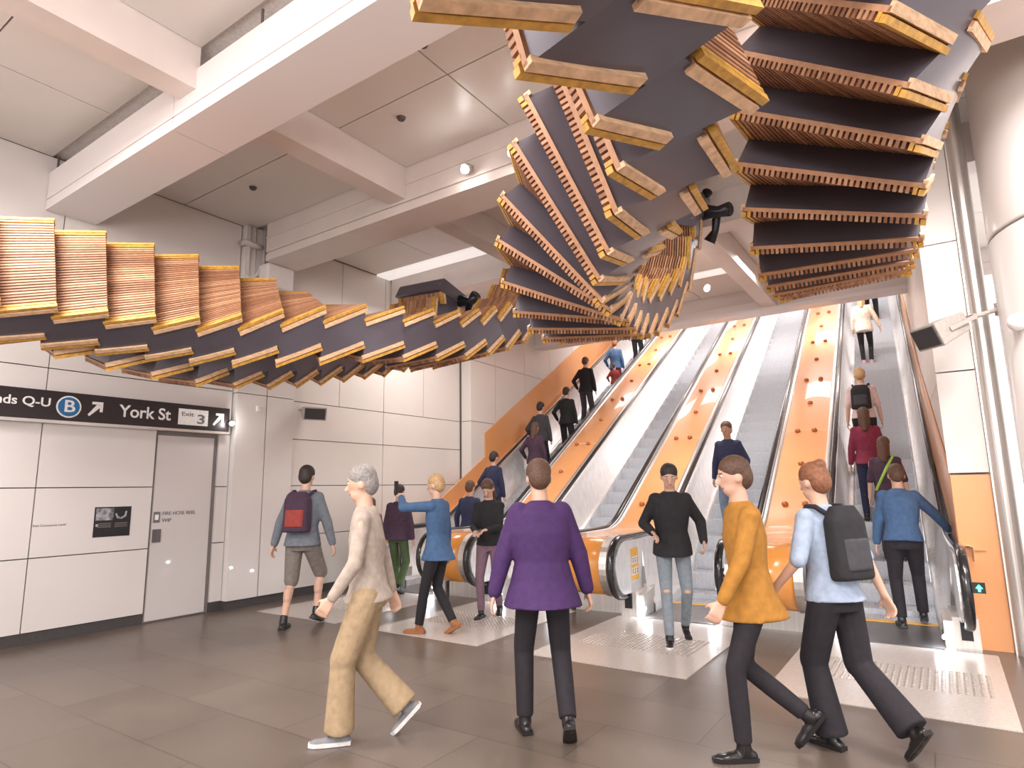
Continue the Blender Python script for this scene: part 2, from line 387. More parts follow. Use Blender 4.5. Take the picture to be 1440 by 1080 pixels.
# ------------------------------------------------------------------ left wall furniture
YX = (0, 1, 0); ZZ = (0, 0, 1)
sg = thing('direction_sign', (WX+.04, 3.4, 2.39), 'long dark wall sign reading York St with a blue B roundel', 'sign')
MB().box(-.03, .045, -2.1, 1.54, 0, .325).build('sign_board', 'signblack', sg)
MB().box(-.03, .05, -2.1, 1.54, -.035, -.002).build('light_rail', 'steel', sg)
X0 = .047
def T(body, size, m, y, z, w, name='lettering', x=X0): return text(body, size, m, sg, name, (x, y, z), YX, ZZ, w)
T('Stands Q-U', .135, 'white', 2.12-3.4, .185, .68)
for r, m, x in ((.125, 'white', .0455), (.108, 'blue', .048)):
    MB().prism([(r*math.cos(2*PI*k/40), r*math.sin(2*PI*k/40)) for k in range(40)], x, x+.003, lambda u, v, w: (w, 2.985-3.4+u, .16+v)).build('roundel', m, sg)
T('B', .19, 'white', 2.93-3.4, .16, .105, x=.0525)
def arrow(y, z, s):
    a = MB(); w = .014*s/.16
    a.prism([(0, 0), (.018, -.018), (s-.02, s-.056), (s-.056, s-.02)], X0, X0+.003, lambda u, v, q: (q, y+u, z+v))
    a.prism([(.25*s, s), (s, s), (s, s-.032), (.25*s, s-.032)], X0, X0+.003, lambda u, v, q: (q, y+u, z+v))
    a.prism([(s, s), (s, .25*s), (s-.032, .25*s), (s-.032, s)], X0, X0+.0035, lambda u, v, q: (q, y+u, z+v))
    a.build('arrow', 'white', sg)
arrow(3.18-3.4, .09, .155); arrow(4.70-3.4, .09, .155)
T('York St', .205, 'white', 3.52-3.4, .16, .62)
bevel(MB().box(.045, .049, 4.23-3.4, 4.63-3.4, .055, .265).build('exit_plate', 'white', sg), .0)
T('Exit', .075, 'greytext', 4.265-3.4, .195, .16, x=.0505); T('3', .17, 'greytext', 4.47-3.4, .135, .10, x=.0505)

dr = struct(MB().box(WX-.05, WX-.02, 4.05, 4.80, .02, 2.30).build('door_1', 'door'), 'pale flush fire hose door in the left wall')
text('FIRE HOSE REEL', .062, 'greytext', dr, 'lettering', (WX-.017, 4.17, 1.31), YX, ZZ, .43)
text('WIP', .062, 'greytext', dr, 'lettering', (WX-.017, 4.17, 1.225), YX, ZZ, .12)
ic = MB().box(WX-.02, WX-.015, 4.065, 4.145, 1.20, 1.335).build('door_icon', 'greytext', dr)
MB().box(WX-.015, WX-.012, 4.08, 4.125, 1.235, 1.30).build('icon_symbol', 'white', ic)
MB().box(WX-.02, WX-.005, 4.065, 4.165, .96, 1.12).build('handle_plate', 'steel_dark', dr)
struct(MB().box(WX-.058, WX-.045, 4.02, 4.86, 0, 2.36).build('door_1_frame', 'seam'))
po = thing('wall_poster', (WX, 3.4, 1.07), 'black landscape poster with two pale pictures on the left wall', 'poster')
MB().box(0, .006, -.015, .385, 0, .345).build('sheet', 'black', po)
MB().box(.006, .008, .0, .19, .19, .33).prism([(.205, .26), (.23, .21), (.28, .2), (.33, .23), (.34, .29), (.32, .29), (.31, .24), (.27, .22), (.235, .24), (.225, .27)], .006, .008, lambda u, v, w: (w, u, v)).build('picture', mat('poster_grey', (.30, .30, .32), .4, scale=14, var=.9), po)
for r in range(3): MB().box(.006, .007, .03, .17, .15-.02*r, .157-.02*r).box(.006, .007, .21, .35, .15-.02*r, .157-.02*r).build('poster_text', 'seam', po)
MB().box(.006, .008, .005, .03, .12, .15).build('emblem', 'greyplastic', po)
tag(text('East Concourse Level', .035, 'greytext', None, 'wall_lettering', (WX+.001, 2.79, 1.235), YX, ZZ, .31), 'tiny grey level name printed on the white wall panel left of the poster', 'lettering')

def loudspeaker(loc, rz, tilt, size, label, arm):
    t = thing('loudspeaker', loc, label, 'loudspeaker', rz)
    w, h, l = size
    R = Matrix.Rotation(tilt, 4, 'X')
    b = MB().hexa([(-w*.42, l, -h*.4), (w*.42, l, -h*.4), (w*.5, 0, -h*.5), (-w*.5, 0, -h*.5), (-w*.42, l, h*.4), (w*.42, l, h*.4), (w*.5, 0, h*.5), (-w*.5, 0, h*.5)]).build('housing', 'greyplastic', t); b.data.transform(R); bevel(b, .012)
    g = MB().box(-w*.42, w*.42, -.012, .003, -h*.4, h*.4).build('grille', 'darkgrille', t); g.data.transform(R)
    br = MB(); 
    for s in (-1, 1): br.box(s*w*.5-.006, s*w*.5+.006, l*.35, l+.07, -.02, .02)
    br.box(-w*.5, w*.5, l+.05, l+.075, -.03, .03)
    o = br.build('bracket', 'greyplastic', t); o.data.transform(R)
    MB().tube([R @ Vector((0, l+.06, 0)), Vector(arm)], .022).build('arm', 'greyplastic', t)
    a = Vector(arm); MB().box(a.x-.06, a.x+.06, a.y-.02, a.y+.02, a.z-.06, a.z+.06).build('wall_plate', 'greyplastic', t)
    return t
loudspeaker((-7.78, 6.12, 2.72), math.radians(66), math.radians(14), (.36, .20, .22), 'small grey loudspeaker with dark grille on the white wall pier', (.1, .36, .06))
loudspeaker((.02, 6.72, 2.84), math.radians(-48), math.radians(24), (.30, .22, .36), 'grey box loudspeaker on a bracket by the right steel trim', (.14, .68, .26))
t = thing('security_camera', (WX+.10, 5.33, 2.74), 'tiny white security camera on the pier left of the grey loudspeaker', 'bracket')
MB().box(0, .03, 0, .10, .04, .06).box(0, .05, .0, .04, -.03, .04).build('bracket', 'duct', t)  # the small security camera on the pier, block and mount in one mesh
t = thing('dome_camera', (.66, 6.55, 2.85), 'round white dome camera at the right edge on the glossy column', 'camera')
MB().ell((0, 0, 0), (.075, .075, .075)).build('dome', 'white', t, True); MB().tube([(0, .03, 0), (.12, .2, .05)], .03).build('arm', 'duct', t)
# lamp on the pier
t = thing('wall_spotlight', (WX+.16, 4.93, 2.50), 'small glaring spotlight at the right end of the dark sign', 'spotlight')
MB().tube([(-.1, .02, 0), (0, 0, 0)], .03).build('body', 'greyplastic', t); MB().ell((.03, -.01, 0), (.03, .03, .03)).build('bulb', 'lamp', t, True)
# round ceiling spots on the groove of the deep beam
def spot(loc, label, r=.045, aim=None, e=60):
    t = thing('ceiling_spotlight', loc, label, 'spotlight', group=None)
    MB().tube([(0, .08, .06), (0, .02, .02), (0, -.03, -.02)], [.02, .05, .055], 14).build('body', 'greyplastic', t)
    MB().ell((0, -.04, -.03), (r, r*.6, r)).build('bulb', 'lamp', t, True)
    L = bpy.data.lights.new('spot_light', 'SPOT'); L.energy = e; L.spot_size = math.radians(100); L.spot_blend = .6; L.shadow_soft_size = .06; L.color = (1, .93, .88)
    o = bpy.data.objects.new('spot_light', L); C.objects.link(o); o.location = Vector(loc)+Vector((0, -.1, -.08))
    a = Vector(aim)-o.location; o.rotation_euler = a.to_track_quat('-Z', 'Y').to_euler()
spot((-4.02, 5.10, 5.09), 'glaring round spotlight on the deep beam, left of the pair', aim=(-4, 1.5, 0), e=140)
spot((-3.39, 5.10, 5.07), 'glaring round spotlight on the deep beam touching a tread corner', r=.03, aim=(-2, 2, 0), e=140)
spot((-3.0, 10.5, 4.92), 'glaring spotlight above the escalators right of the loop', aim=(-3, 8, 0), e=140)
# ------------------------------------------------------------------ escalators
CX = [-6.96, -4.83, -2.70, -.565]
RZ = math.atan(-SL)
YEND = 19.0
def path(y0, y1):
    ts = [y0]; t = y0
    while t < y1:
        t += .12 if .9 < t < 2.1 else .6
        ts.append(min(t, y1))
    return ts
LBL = ['leftmost escalator, crowded with people riding up', 'second escalator from the left, empty, with a green arrow at its foot',
       'third escalator from the left, between the man in jeans and the orange barrel', 'rightmost escalator with riders and a green arrow on its newel']
def rail_path(s, y1):
    pts = [(s, .12, .24), (s, -.1, .235)]
    for k in range(0, 13):
        a = -PI/2-PI*k/12
        pts.append((s, -.27+.355*math.cos(a), .595+.355*math.sin(a)))
    for t in path(.1, y1): pts.append((s, t, zc(t)+.95))
    return pts
step0 = None
def make_step(parent):
    m = MB(); m.box(-.41, .41, 0, .40, -.03, 0); m.box(-.41, .41, -.012, .0, -.235, -.0)
    for i in range(27):
        x = -.40+i*.0308
        m.box(x-.006, x+.006, 0, .40, 0, .010); m.box(x-.006, x+.006, -.02, -.012, -.235, -.004)
    return m
def escalator(i, cx):
    E = thing('escalator', (cx, 7.45, 0), LBL[i], 'escalator', RZ, 'bank of four escalators')
    # side trims from foot to top
    for s in (-1, 1):
        rows = []
        prof = [(.415, -.12), (.415, .10), (.44, .13), (.50, .15), (.565, .86), (.575, .90)]
        ts = path(.3, YEND)
        rows = [[(s*u, t, zc(t)+v) for u, v in prof] for t in ts]
        MB().strip(rows).build('balustrade_panel', 'balus', E, True)
        # newel part of the inner panel: D shape
        dsh = [(.3, .30), (.3, .90)]+[(-.27+.31*math.cos(PI/2+PI*k/12), .595+.31*math.sin(PI/2+PI*k/12)) for k in range(13)]
        MB().prism([(a, b) for a, b in dsh], .555, .585, lambda a, b, w: (s*w, a, b)).build('newel_panel', 'balus', E)
        MB().prism([(.3, -.0), (.3, .30), (-.05, .25), (-.05, 0)], .43, .58, lambda a, b, w: (s*w, a, b)).build('newel_skirt', 'steel', E)
        rp = rail_path(s*.615, YEND)
        h = MB(); n = len(rp); rows = []
        for k, p in enumerate(rp):
            a = Vector(rp[max(k-1, 0)]); b = Vector(rp[min(k+1, n-1)]); T = (b-a).normalized(); N = Vector((0, -T.z, T.y))
            if N.z < 0 and k > 12: N = -N
            N = Vector((1, 0, 0)).cross(T)
            p = Vector(p); X = Vector((1, 0, 0))
            rows.append([p+X*(.042*math.cos(q))+N*(.026*math.sin(q)) for q in [2*PI*j/12 for j in range(13)]])
        h.strip(rows); h.build('handrail', 'rubber', E, True)
        # steel outer deck following the handrail
        rows = [[(s*u, t, zc(t)+v) for u, v in ((.66, .90), (.66, .935), (.70, .945), (.735, .93), (.735, .80))] for t in path(-.05, YEND)]
        MB().strip(rows).build('deck_trim', 'steel', E, True)
        # newel base block with its dark handrail inlet
        MB().box(s*.60-.10, s*.60+.10, -.12, .55, 0, .30).build('newel_base', 'steel', E)
        MB().box(s*.60-.045, s*.60+.045, -.135, -.115, .10, .27).build('handrail_inlet', 'black', E)
        MB().ell((s*.425, -.05, .10), (.022, .022, .022)).build('foot_light', 'coollamp', E, True)
        L = bpy.data.lights.new('foot_light', 'POINT'); L.energy = 2.5; L.color = (.85, .92, 1); L.shadow_soft_size = .03
        o = bpy.data.objects.new('foot_light_source', L); C.objects.link(o); o.parent = E; o.location = (s*.37, -.10, .10)
    MB().box(-.41, .41, -.14, .95, -.02, .012).build('landing_plate', 'steel_dark', E)
    cb = MB(); cb.box(-.41, .41, .92, 1.02, 0, .018)
    for k in range(26): cb.box(-.405+k*.0315, -.395+k*.0315, 1.02, 1.06, 0, .014)
    cb.build('comb', 'signyellow', E)
    m = make_step(E); me = m.mesh('step', 'step')
    k = 0; y = 1.02
    while y < YEND-.5:
        z = zc(y+.2)
        if y > 1.35: z = .577*(y+.2-1.5)
        z = max(z, .0); y_ = y
        o = bpy.data.objects.new('step', me); C.objects.link(o); o.parent = E; o.location = (0, y_, z)
        y += .40
    return E
ESC = [escalator(i, cx) for i, cx in enumerate(CX)]
# indicators on newels
def ind(E, s, m, sym=True):
    o = MB().box(s*.70-.045, s*.70+.045, -.648, -.635, .60, .69).build('indicator', 'black', E); o.location = (0, 0, 0)
    MB().prism([(-.025, -.005), (0, .028), (.025, -.005), (.009, -.005), (.009, -.03), (-.009, -.03), (-.009, -.005)] if sym else [(.02*math.cos(k), .02*math.sin(k)) for k in [2*PI*j/14 for j in range(14)]],
               -.654, -.646, lambda u, v, w: (s*.70+u, w, .645+v)).build('indicator_symbol', m, E)
ind(ESC[0], 1, 'green'); ind(ESC[3], 1, 'green'); ind(ESC[2], 1, 'red', False)
def notice(E, s):
    n = MB().box(s*.553-.003, s*.553+.003, -.10, .14, .42, .80).build('safety_notice', 'signyellow', E)
    g = MB(); h = MB()
    for r in range(2):
        for c in range(3):
            y = -.085+c*.072; z = .64-r*.13
            g.box(s*.549-.002, s*.549+.002, y, y+.055, z-.03, z+.06)
            h.ell((s*.546, y+.03, z+.035), (.003, .012, .014)); h.box(s*.547-.002, s*.547+.001, y+.018, y+.04, z-.015, z+.018)
    g.build('pictogram_ground', 'white', n); h.build('pictogram', 'signblue', n)
notice(ESC[0], -1); notice(ESC[2], -1)

# orange dividers with a barrel end, between neighbours
def divider(x0, w, label, domes=True, y1=YEND, barrel=True):
    D = thing('orange_divider', (x0, 7.45, 0), label, 'divider', RZ, 'orange panels between the escalators')
    arc = [(-.27+.335*math.cos(PI/2+PI*k/16), .595+.335*math.sin(PI/2+PI*k/16)) for k in range(17)]
    if barrel:
        MB().prism(arc+[(.5, .26), (.5, .93)], -w/2, w/2, lambda a, b, q: (q, a, b)).build('barrel_end', 'orange', D, False)
        for p in D.children[0].data.polygons: p.use_smooth = len(p.vertices) == 4
        for s in (-1, 1):
            a2 = [(-.27+.350*math.cos(PI/2+PI*k/16), .595+.350*math.sin(PI/2+PI*k/16)) for k in range(17)]
            MB().prism(a2+[(.3, .245), (.3, .945)], s*w/2-.045, s*w/2+.0451, lambda a, b, q: (q, a, b)).build('end_band', 'steel', D)
        MB().box(-w/2, w/2, .0, .5, .0, .27).build('base_cabinet', 'steel', D)
    # segments of enamel with fine joints
    ts = path(.5, y1); seg = []
    cuts = [.5, 1.3, 4.15, 8.3, 12.4, 16.5, y1]
    for a, b in zip(cuts, cuts[1:]):
        tt = [a+.004]+[t for t in ts if a < t < b]+[b-.004]
        rows = [[(q*w/2, t, zc(t)+.90+.03*(1-q*q)) for q in (-1, -.6, -.2, .2, .6, 1)] for t in tt]
        MB().strip(rows).build('enamel_panel', 'orange_pale', D, True)
    if domes:
        k = 0; t = 2.08
        while t < y1-.5:
            for u in ((-.13, .13) if k % 2 == 0 else (0,)):
                o = bpy.data.objects.new('dome_stud', DOME); C.objects.link(o); o.parent = D; o.location = (u, t, zc(t)+.93); o.rotation_euler = (PI/6, 0, 0)
            t += 1.01; k += 1
    return D
DOME = MB().loft([((0, 0, 0), .042, .042), ((0, 0, .02), .045, .045), ((0, 0, .04), .036, .036), ((0, 0, .052), .018, .018)], n=14).mesh('dome_stud', 'dome', True)
mid = [(a+b)/2 for a, b in zip(CX, CX[1:])]
W_ = .66
divider(mid[0], W_, 'orange divider left of the man in jeans, between the two leftmost escalators')
divider(mid[1], W_, 'orange divider with studs behind the purple jacket, in the middle of the bank')
divider(mid[2], W_, 'orange divider with a red light on its barrel end, beside the rightmost escalator')
# right side of the right escalator and left side of the left one
t = thing('side_deck', (CX[3]+.86+.0, 7.45, 0), 'narrow orange and steel deck between right escalator and the white wall', 'deck', RZ)
MB().strip([[(q, tt, zc(tt)+.90) for q in (-.12, -.02)] for tt in path(.05, YEND)]).build('enamel_panel', 'orange_pale', t)
t = thing('side_deck', (CX[0]-.86, 7.45, 0), 'narrow orange deck between leftmost escalator and the shaft wall', 'deck', RZ)
MB().strip([[(q, tt, zc(tt)+.90) for q in (-.10, .12)] for tt in path(.05, YEND)]).build('enamel_panel', 'orange_pale', t)
MB().box(-.12, .12, .05, 2.6, 0, .88).build('side_casing', 'steel', t)

# pale landing plates with tactile studs
PL = ['pale stone landing plate at far left, under the shorts-wearing man', 'pale stone landing plate with studs below the brown boot', 'pale stone landing plate under the man in jeans', 'large pale stone landing plate at the right, under the striding woman']
for i, cx in enumerate(CX):
    P = thing('landing_plate', (cx+.045, 7.45, 0), PL[i], 'floor plate', 0, 'pale landing plates')
    MB().box(-.77, .77, -2.22, -.15, .0, .006).build('plate', 'plate', P)
    m = MB()
    for r in range(13):
        for c in range(24 if i != 3 else 26):
            x = -.56+c*.0485; y = -1.55+r*.052
            m.loft([((x, y, .006), .0175, .0175), ((x, y, .011), .012, .012)], n=8)
    m.build('tactile_studs', 'stud', P)

# ------------------------------------------------------------------ the hanging stair ribbons
RIB = {
    'R1': dict(h=0.1848, a=0.0727, ov=-0.0093, st=[
        (-6.339,1.255,3.355,0.024,0.999,0.037,0.923,-0.036,0.384),
        (-6.314,1.653,3.368,0.098,0.995,0.029,0.905,-0.101,0.414),
        (-6.259,2.048,3.379,0.176,0.984,0.023,0.880,-0.168,0.444),
        (-6.178,2.435,3.381,0.264,0.964,0.019,0.846,-0.241,0.476),
        (-6.072,2.817,3.370,0.340,0.940,0.015,0.804,-0.298,0.515),
        (-5.944,3.180,3.362,0.392,0.920,-0.010,0.748,-0.312,0.586),
        (-5.795,3.536,3.351,0.446,0.895,-0.023,0.653,-0.307,0.692),
        (-5.628,3.887,3.339,0.481,0.877,0.002,0.511,-0.282,0.812),
        (-5.457,4.242,3.322,0.465,0.885,0.037,0.353,-0.224,0.908),
        (-5.304,4.605,3.311,0.394,0.917,0.068,0.207,-0.161,0.965),
        (-5.195,4.984,3.301,0.261,0.960,0.105,0.076,-0.129,0.989),
        (-5.128,5.372,3.325,0.154,0.978,0.143,-0.003,-0.144,0.990),
        (-5.082,5.770,3.380,0.066,0.977,0.203,-0.045,-0.200,0.979),
        (-5.061,6.159,3.475,0.036,0.957,0.289,-0.062,-0.287,0.956),
        (-5.038,6.535,3.609,0.084,0.913,0.399,-0.055,-0.396,0.917),
        (-4.991,6.886,3.786,0.177,0.839,0.514,-0.029,-0.517,0.855),
        (-4.903,7.205,4.016,0.236,0.742,0.627,-0.008,-0.644,0.765),
        (-4.811,7.475,4.293,0.245,0.623,0.743,0.010,-0.768,0.640),
        (-4.719,7.696,4.610,0.235,0.483,0.844,0.030,-0.871,0.490),
    ]),
    'R2': dict(h=0.1734, a=0.0937, ov=-0.0601, st=[
        (-0.755,0.473,3.145,0.110,0.977,0.185,0.989,-0.126,0.077),
        (-0.715,0.887,3.220,0.077,0.982,0.170,0.987,-0.099,0.125),
        (-0.693,1.304,3.287,0.040,0.988,0.151,0.982,-0.067,0.178),
        (-0.740,1.729,3.329,-0.025,0.991,0.135,0.957,-0.015,0.290),
        (-0.809,2.144,3.332,-0.315,0.948,0.031,0.908,0.292,0.302),
        (-1.003,2.520,3.322,-0.508,0.861,-0.013,0.814,0.486,0.317),
        (-1.274,2.862,3.311,-0.582,0.813,0.002,0.739,0.528,0.419),
        (-1.545,3.198,3.322,-0.592,0.804,0.047,0.709,0.492,0.505),
        (-1.822,3.542,3.299,-0.610,0.791,-0.053,0.577,0.488,0.655),
        (-2.064,3.880,3.289,-0.570,0.800,-0.190,0.393,0.468,0.791),
        (-2.271,4.234,3.251,-0.520,0.834,-0.186,0.218,0.340,0.915),
        (-2.452,4.599,3.267,-0.410,0.912,-0.023,0.122,0.080,0.989),
        (-2.585,5.002,3.258,-0.358,0.932,-0.054,0.050,0.076,0.996),
        (-2.697,5.409,3.290,-0.282,0.958,0.059,0.062,-0.043,0.997),
        (-2.781,5.817,3.374,-0.181,0.949,0.259,0.098,-0.245,0.965),
        (-2.814,6.215,3.530,-0.069,0.911,0.406,0.203,-0.386,0.900),
        (-2.824,6.599,3.711,-0.023,0.877,0.480,0.237,-0.462,0.855),
        (-2.822,6.960,3.924,0.051,0.795,0.605,0.281,-0.593,0.755),
        (-2.779,7.242,4.229,0.176,0.493,0.852,0.234,-0.862,0.450),
        (-2.695,7.336,4.633,0.240,-0.050,0.970,0.087,-0.994,-0.073),
        (-2.565,7.229,5.017,0.371,-0.450,0.813,-0.036,-0.881,-0.471),
    ]),
    'R4': dict(h=0.1491, a=0.1012, ov=0.0528, st=[
        (-0.215,2.184,4.158,0.254,0.808,-0.531,0.893,0.015,0.449),
        (-0.138,2.491,3.976,0.177,0.866,-0.469,0.838,0.117,0.532),
        (-0.092,2.814,3.816,0.082,0.909,-0.409,0.760,0.208,0.616),
        (-0.138,3.133,3.696,-0.041,0.936,-0.350,0.657,0.289,0.696),
        (-0.202,3.444,3.581,-0.137,0.941,-0.309,0.496,0.335,0.801),
        (-0.281,3.753,3.470,-0.216,0.935,-0.282,0.327,0.341,0.881),
        (-0.341,4.072,3.387,-0.216,0.941,-0.261,0.195,0.304,0.933),
        (-0.403,4.406,3.327,-0.177,0.968,-0.180,0.090,0.198,0.976),
        (-0.464,4.748,3.324,-0.127,0.991,-0.041,-0.005,0.041,0.999),
        (-0.497,5.103,3.354,-0.098,0.992,0.084,-0.010,-0.085,0.996),
        (-0.527,5.461,3.400,-0.074,0.982,0.175,-0.025,-0.178,0.984),
        (-0.550,5.817,3.478,-0.055,0.966,0.252,-0.042,-0.254,0.966),
        (-0.568,6.166,3.582,-0.039,0.947,0.319,-0.059,-0.321,0.945),
        (-0.580,6.508,3.709,-0.025,0.924,0.381,-0.077,-0.382,0.921),
    ]),
    'R3': dict(h=0.2263, a=0.0781, ov=-0.0885, st=[
        (-6.788,1.983,3.274,0.211,0.955,-0.211,0.291,0.145,0.946),
        (-6.715,2.338,3.203,0.183,0.967,-0.176,0.279,0.120,0.953),
        (-6.653,2.697,3.144,0.152,0.979,-0.137,0.266,0.092,0.959),
        (-6.608,3.054,3.089,0.118,0.986,-0.120,0.214,0.093,0.973),
        (-6.574,3.413,3.055,0.095,0.995,-0.018,0.172,0.001,0.985),
        (-6.529,3.770,3.078,0.170,0.974,0.152,0.170,-0.181,0.969),
        (-6.487,4.106,3.156,0.125,0.962,0.241,0.279,-0.267,0.922),
        (-6.460,4.442,3.254,0.067,0.964,0.258,0.383,-0.263,0.885),
        (-6.450,4.786,3.348,0.016,0.971,0.238,0.442,-0.220,0.869),
        (-6.456,5.137,3.433,-0.040,0.974,0.221,0.434,-0.183,0.882),
        (-6.478,5.490,3.509,-0.077,0.977,0.197,0.395,-0.151,0.906),
        (-6.506,5.845,3.576,-0.076,0.976,0.205,0.356,-0.166,0.919),
        (-6.524,6.195,3.662,-0.016,0.961,0.277,0.285,-0.261,0.922),
        (-6.515,6.533,3.787,0.069,0.907,0.415,0.185,-0.420,0.888),
        (-6.480,6.841,3.972,0.126,0.795,0.594,0.074,-0.605,0.793),
        (-6.446,7.088,4.223,0.105,0.609,0.786,-0.005,-0.790,0.613),
        (-6.414,7.268,4.533,0.132,0.400,0.907,-0.059,-0.910,0.410),
    ]),

}
SC = thing('escalator_ribbon_sculpture', (-2.5, 4.5, CZ), 'huge looping sculpture of slatted wooden escalator treads on dark metal, under the ceiling', 'sculpture')
ORG = Vector((-2.5, 4.5, CZ))
def frame(q): return Vector(q[0:3])-ORG, Vector(q[3:6]).normalized(), Vector(q[6:9]).normalized()
def tread(p0, T0, N0, W0, p1, N1, W1, up, name_far):
    """a slatted tread from edge p0 to edge p1 (centres), outward normal up*N; the nosing end is the higher one"""
    t = Vector(p1)-Vector(p0); L = t.length; X = t.normalized(); 
    W = (W0+W1).normalized(); W = (W-X*W.dot(X)).normalized(); Nn = X.cross(W)
    if Nn.dot(N0*up) < 0: Nn = -Nn
    o = Vector(p0)
    def PT(x, w, n):      # keep the skew of the real ends
        f = x/L; Wl = W0.lerp(W1, f)
        return o+X*x+Wl*w+Nn*n
    m = MB(); hw = .5; n = 29; th = .034
    x0, x1 = -.012, L+.012
    def bar(xa, xb, wa, wb, na, nb, mm, a=0.):
        mm.hexa([PT(xa, wa, na), PT(xb, wa, na), PT(xb, wb, na), PT(xa, wb, na), PT(xa, wa, nb), PT(xb, wa, nb), PT(xb, wb, nb), PT(xa, wb, nb)], a)
    pitch = (2*hw-.13)/n
    for k in range(n):
        w = -hw+.065+pitch*(k+.5); bar(x0, x1, w-pitch*.29, w+pitch*.29, .012, .012+th, m, .05+.9*random.random())
    for xx in (.0, L*.5-.012, L-.026):
        bar(xx-.004 if xx else -.012, xx+.026, -hw+.005, hw-.005, -.012, .012, m, .75)
    tr = m.build('stair_tread', 'wood', SC)
    for s in (-1, 1):
        y = MB()
        bar(x0-.006, x1+.006, s*(hw-.028), s*hw, .020, .012+th+.004, y); bar(x0, x1, s*(hw-.056), s*(hw-.036), .006, .012+th+.002, y)
        y.build('yellow_edge_strip', 'yellow', tr)
        z = MB(); bar(x0, x1, s*(hw-.02), s*(hw+.004), -.030, .010, z); z.build('edge_board', 'palewood', tr)
    return tr
for name, R_ in RIB.items():
    h, a, ov = R_['h'], R_['a'], min(R_['ov'], -.02); dl = .035 if name == 'R4' else 0; ht = .27 if name == 'R4' else h; st = [frame(q) for q in R_['st']]
    for (c0, T0, N0), (c1, T1, N1) in zip(st, st[1:]):
        W0 = T0.cross(N0); W1 = T1.cross(N1)
        tread(c0+N0*(ht-a-dl)-T0*ov, T0, N0, W0, c1+N1*(ht+a), N1, W1, 1, name)
        tread(c0-N0*(h+a), T0, N0, W0, c1-N1*(h-a-dl)+T1*ov, N1, W1, -1, name)
        b = MB(); g = .012; hw = .485
        P = lambda c, N, W, n, w: c+N*n+W*w
        secs = []; NS = 5
        for q in range(NS+1):       # the frame turns gradually inside each block, so the skin stays smooth
            f = q/NS; N = N0.lerp(N1, f).normalized(); W = W0.lerp(W1, f).normalized(); c = c0.lerp(c1, f)
            lo, hi = -h-a+(2*a+dl)*f+g, ht-a-dl+(2*a+dl)*f-g
            secs += [c+N*lo-W*hw, c+N*lo+W*hw, c+N*hi+W*hw, c+N*hi-W*hw]
        b.add(secs[:4], [(0, 1, 2, 3)]); b.add(secs[-4:], [(3, 2, 1, 0)])
        for r in range(4):
            b.add([secs[4*q+e] for q in range(NS+1) for e in (r, (r+1) % 4)], [(2*q, 2*q+2, 2*q+3, 2*q+1) for q in range(NS)])
        b.build('metal_body', 'ribdark', SC, True)
# cast end pieces
def end_piece(name):
    R_ = RIB[name]; c, T, N = frame(R_['st'][-1]); W = T.cross(N); h = R_['h']+R_['a']
    F = lambda t, n, w: c+T*t+N*n+W*w
    hood = MB()
    hood.hexa([F(-.02, -h+.02, -.53), F(.16, -h+.02, -.53), F(.16, -h+.02, .53), F(-.02, -h+.02, .53), F(-.12, h+.05, -.53), F(.10, h+.05, -.53), F(.10, h+.05, .53), F(-.12, h+.05, .53)])
    e = hood.build('end_hood', 'ribdark', SC)
    bevel(e, .02)
    k = MB()
    for s in (-.36, .36):
        q = [F(.12, -.05, s), F(.14, -h-.10, s), F(.02, -h-.26, s), F(-.12, -h-.22, s), F(-.30, -h-.08, s)]
        k.tube(q, [.05, .06, .045, .05, .07], 10)
        k.tube([F(.08, -h-.16, s), F(.10, -h-.34, s), F(.16, -h-.42, s)], [.06, .045, .07], 10)
        k.tube([F(-.2, -h-.14, s), F(-.36, -h-.20, s)], [.05, .06], 10)
    k.tube([F(.06, -h-.30, -.36), F(.06, -h-.30, .36)], .03, 10)
    k.tube([F(.0, -.10, .50), F(.02, -.18, .66), F(.08, -.12, .80)], [.10, .07, .09], 10)
    k.tube([F(.02, -.20, .64), F(-.22, -.22, .66), F(-.36, -.18, .62)], [.06, .045, .08], 10)
    k.build('cast_bracket', 'cast', SC, True)
end_piece('R2'); end_piece('R3')

# ------------------------------------------------------------------ lights
def area(loc, rot, sx_, sy_, e, col=(1, .94, .91)):
    L = bpy.data.lights.new('area', 'AREA'); L.shape = 'RECTANGLE'; L.size = sx_; L.size_y = sy_; L.energy = e; L.color = col
    o = bpy.data.objects.new('area_light', L); C.objects.link(o); o.location = loc; o.rotation_euler = rot; return o
w = bpy.data.worlds.new('world'); bpy.context.scene.world = w; w.use_nodes = True
w.node_tree.nodes['Background'].inputs[0].default_value = (1, .94, .92, 1); w.node_tree.nodes['Background'].inputs[1].default_value = 1.5
area((-3, -1.5, 5.3), (0, 0, 0), 3.5, 1.6, 260)
area((-5.8, 1.0, 5.0), (0, 0, 0), 1.2, 1.2, 90)
area((1.5, 3.5, 5.3), (0, 0, 0), 1.5, 1.5, 200)
for y in (15.5, 19, 22.5):
    for x in (-6.3, -3.9, -1.5):
        area((x+SL*(y-10), y, 5.2+(y-13.3)*.577-.05), (PI/6, 0, 0), 1.8, 1.0, 40, (1, .97, .95))
area((-3.2, 10.6, 5.2), (0, 0, 0), 4, 1.2, 70)
area((1.0, -3.0, 4.6), (math.radians(62), 0, math.radians(-6)), 3, 1.6, 270)  # added fill from behind the camera, brightens the right column and front faces
area((-.1, 4.4, 5.3), (math.radians(35), 0, math.radians(-28)), 1.0, .8, 75)  # extra light added to whiten the right column, no fitting behind it
area((-2.0, -2.0, 2.9), (math.radians(168), 0, 0), 3.0, 2.0, 130)  # added uplight standing in for bounced light on the ceiling, not a lamp
area((-6.6, 8.2, 4.9), (0, 0, 0), 1.2, 1.2, 60)

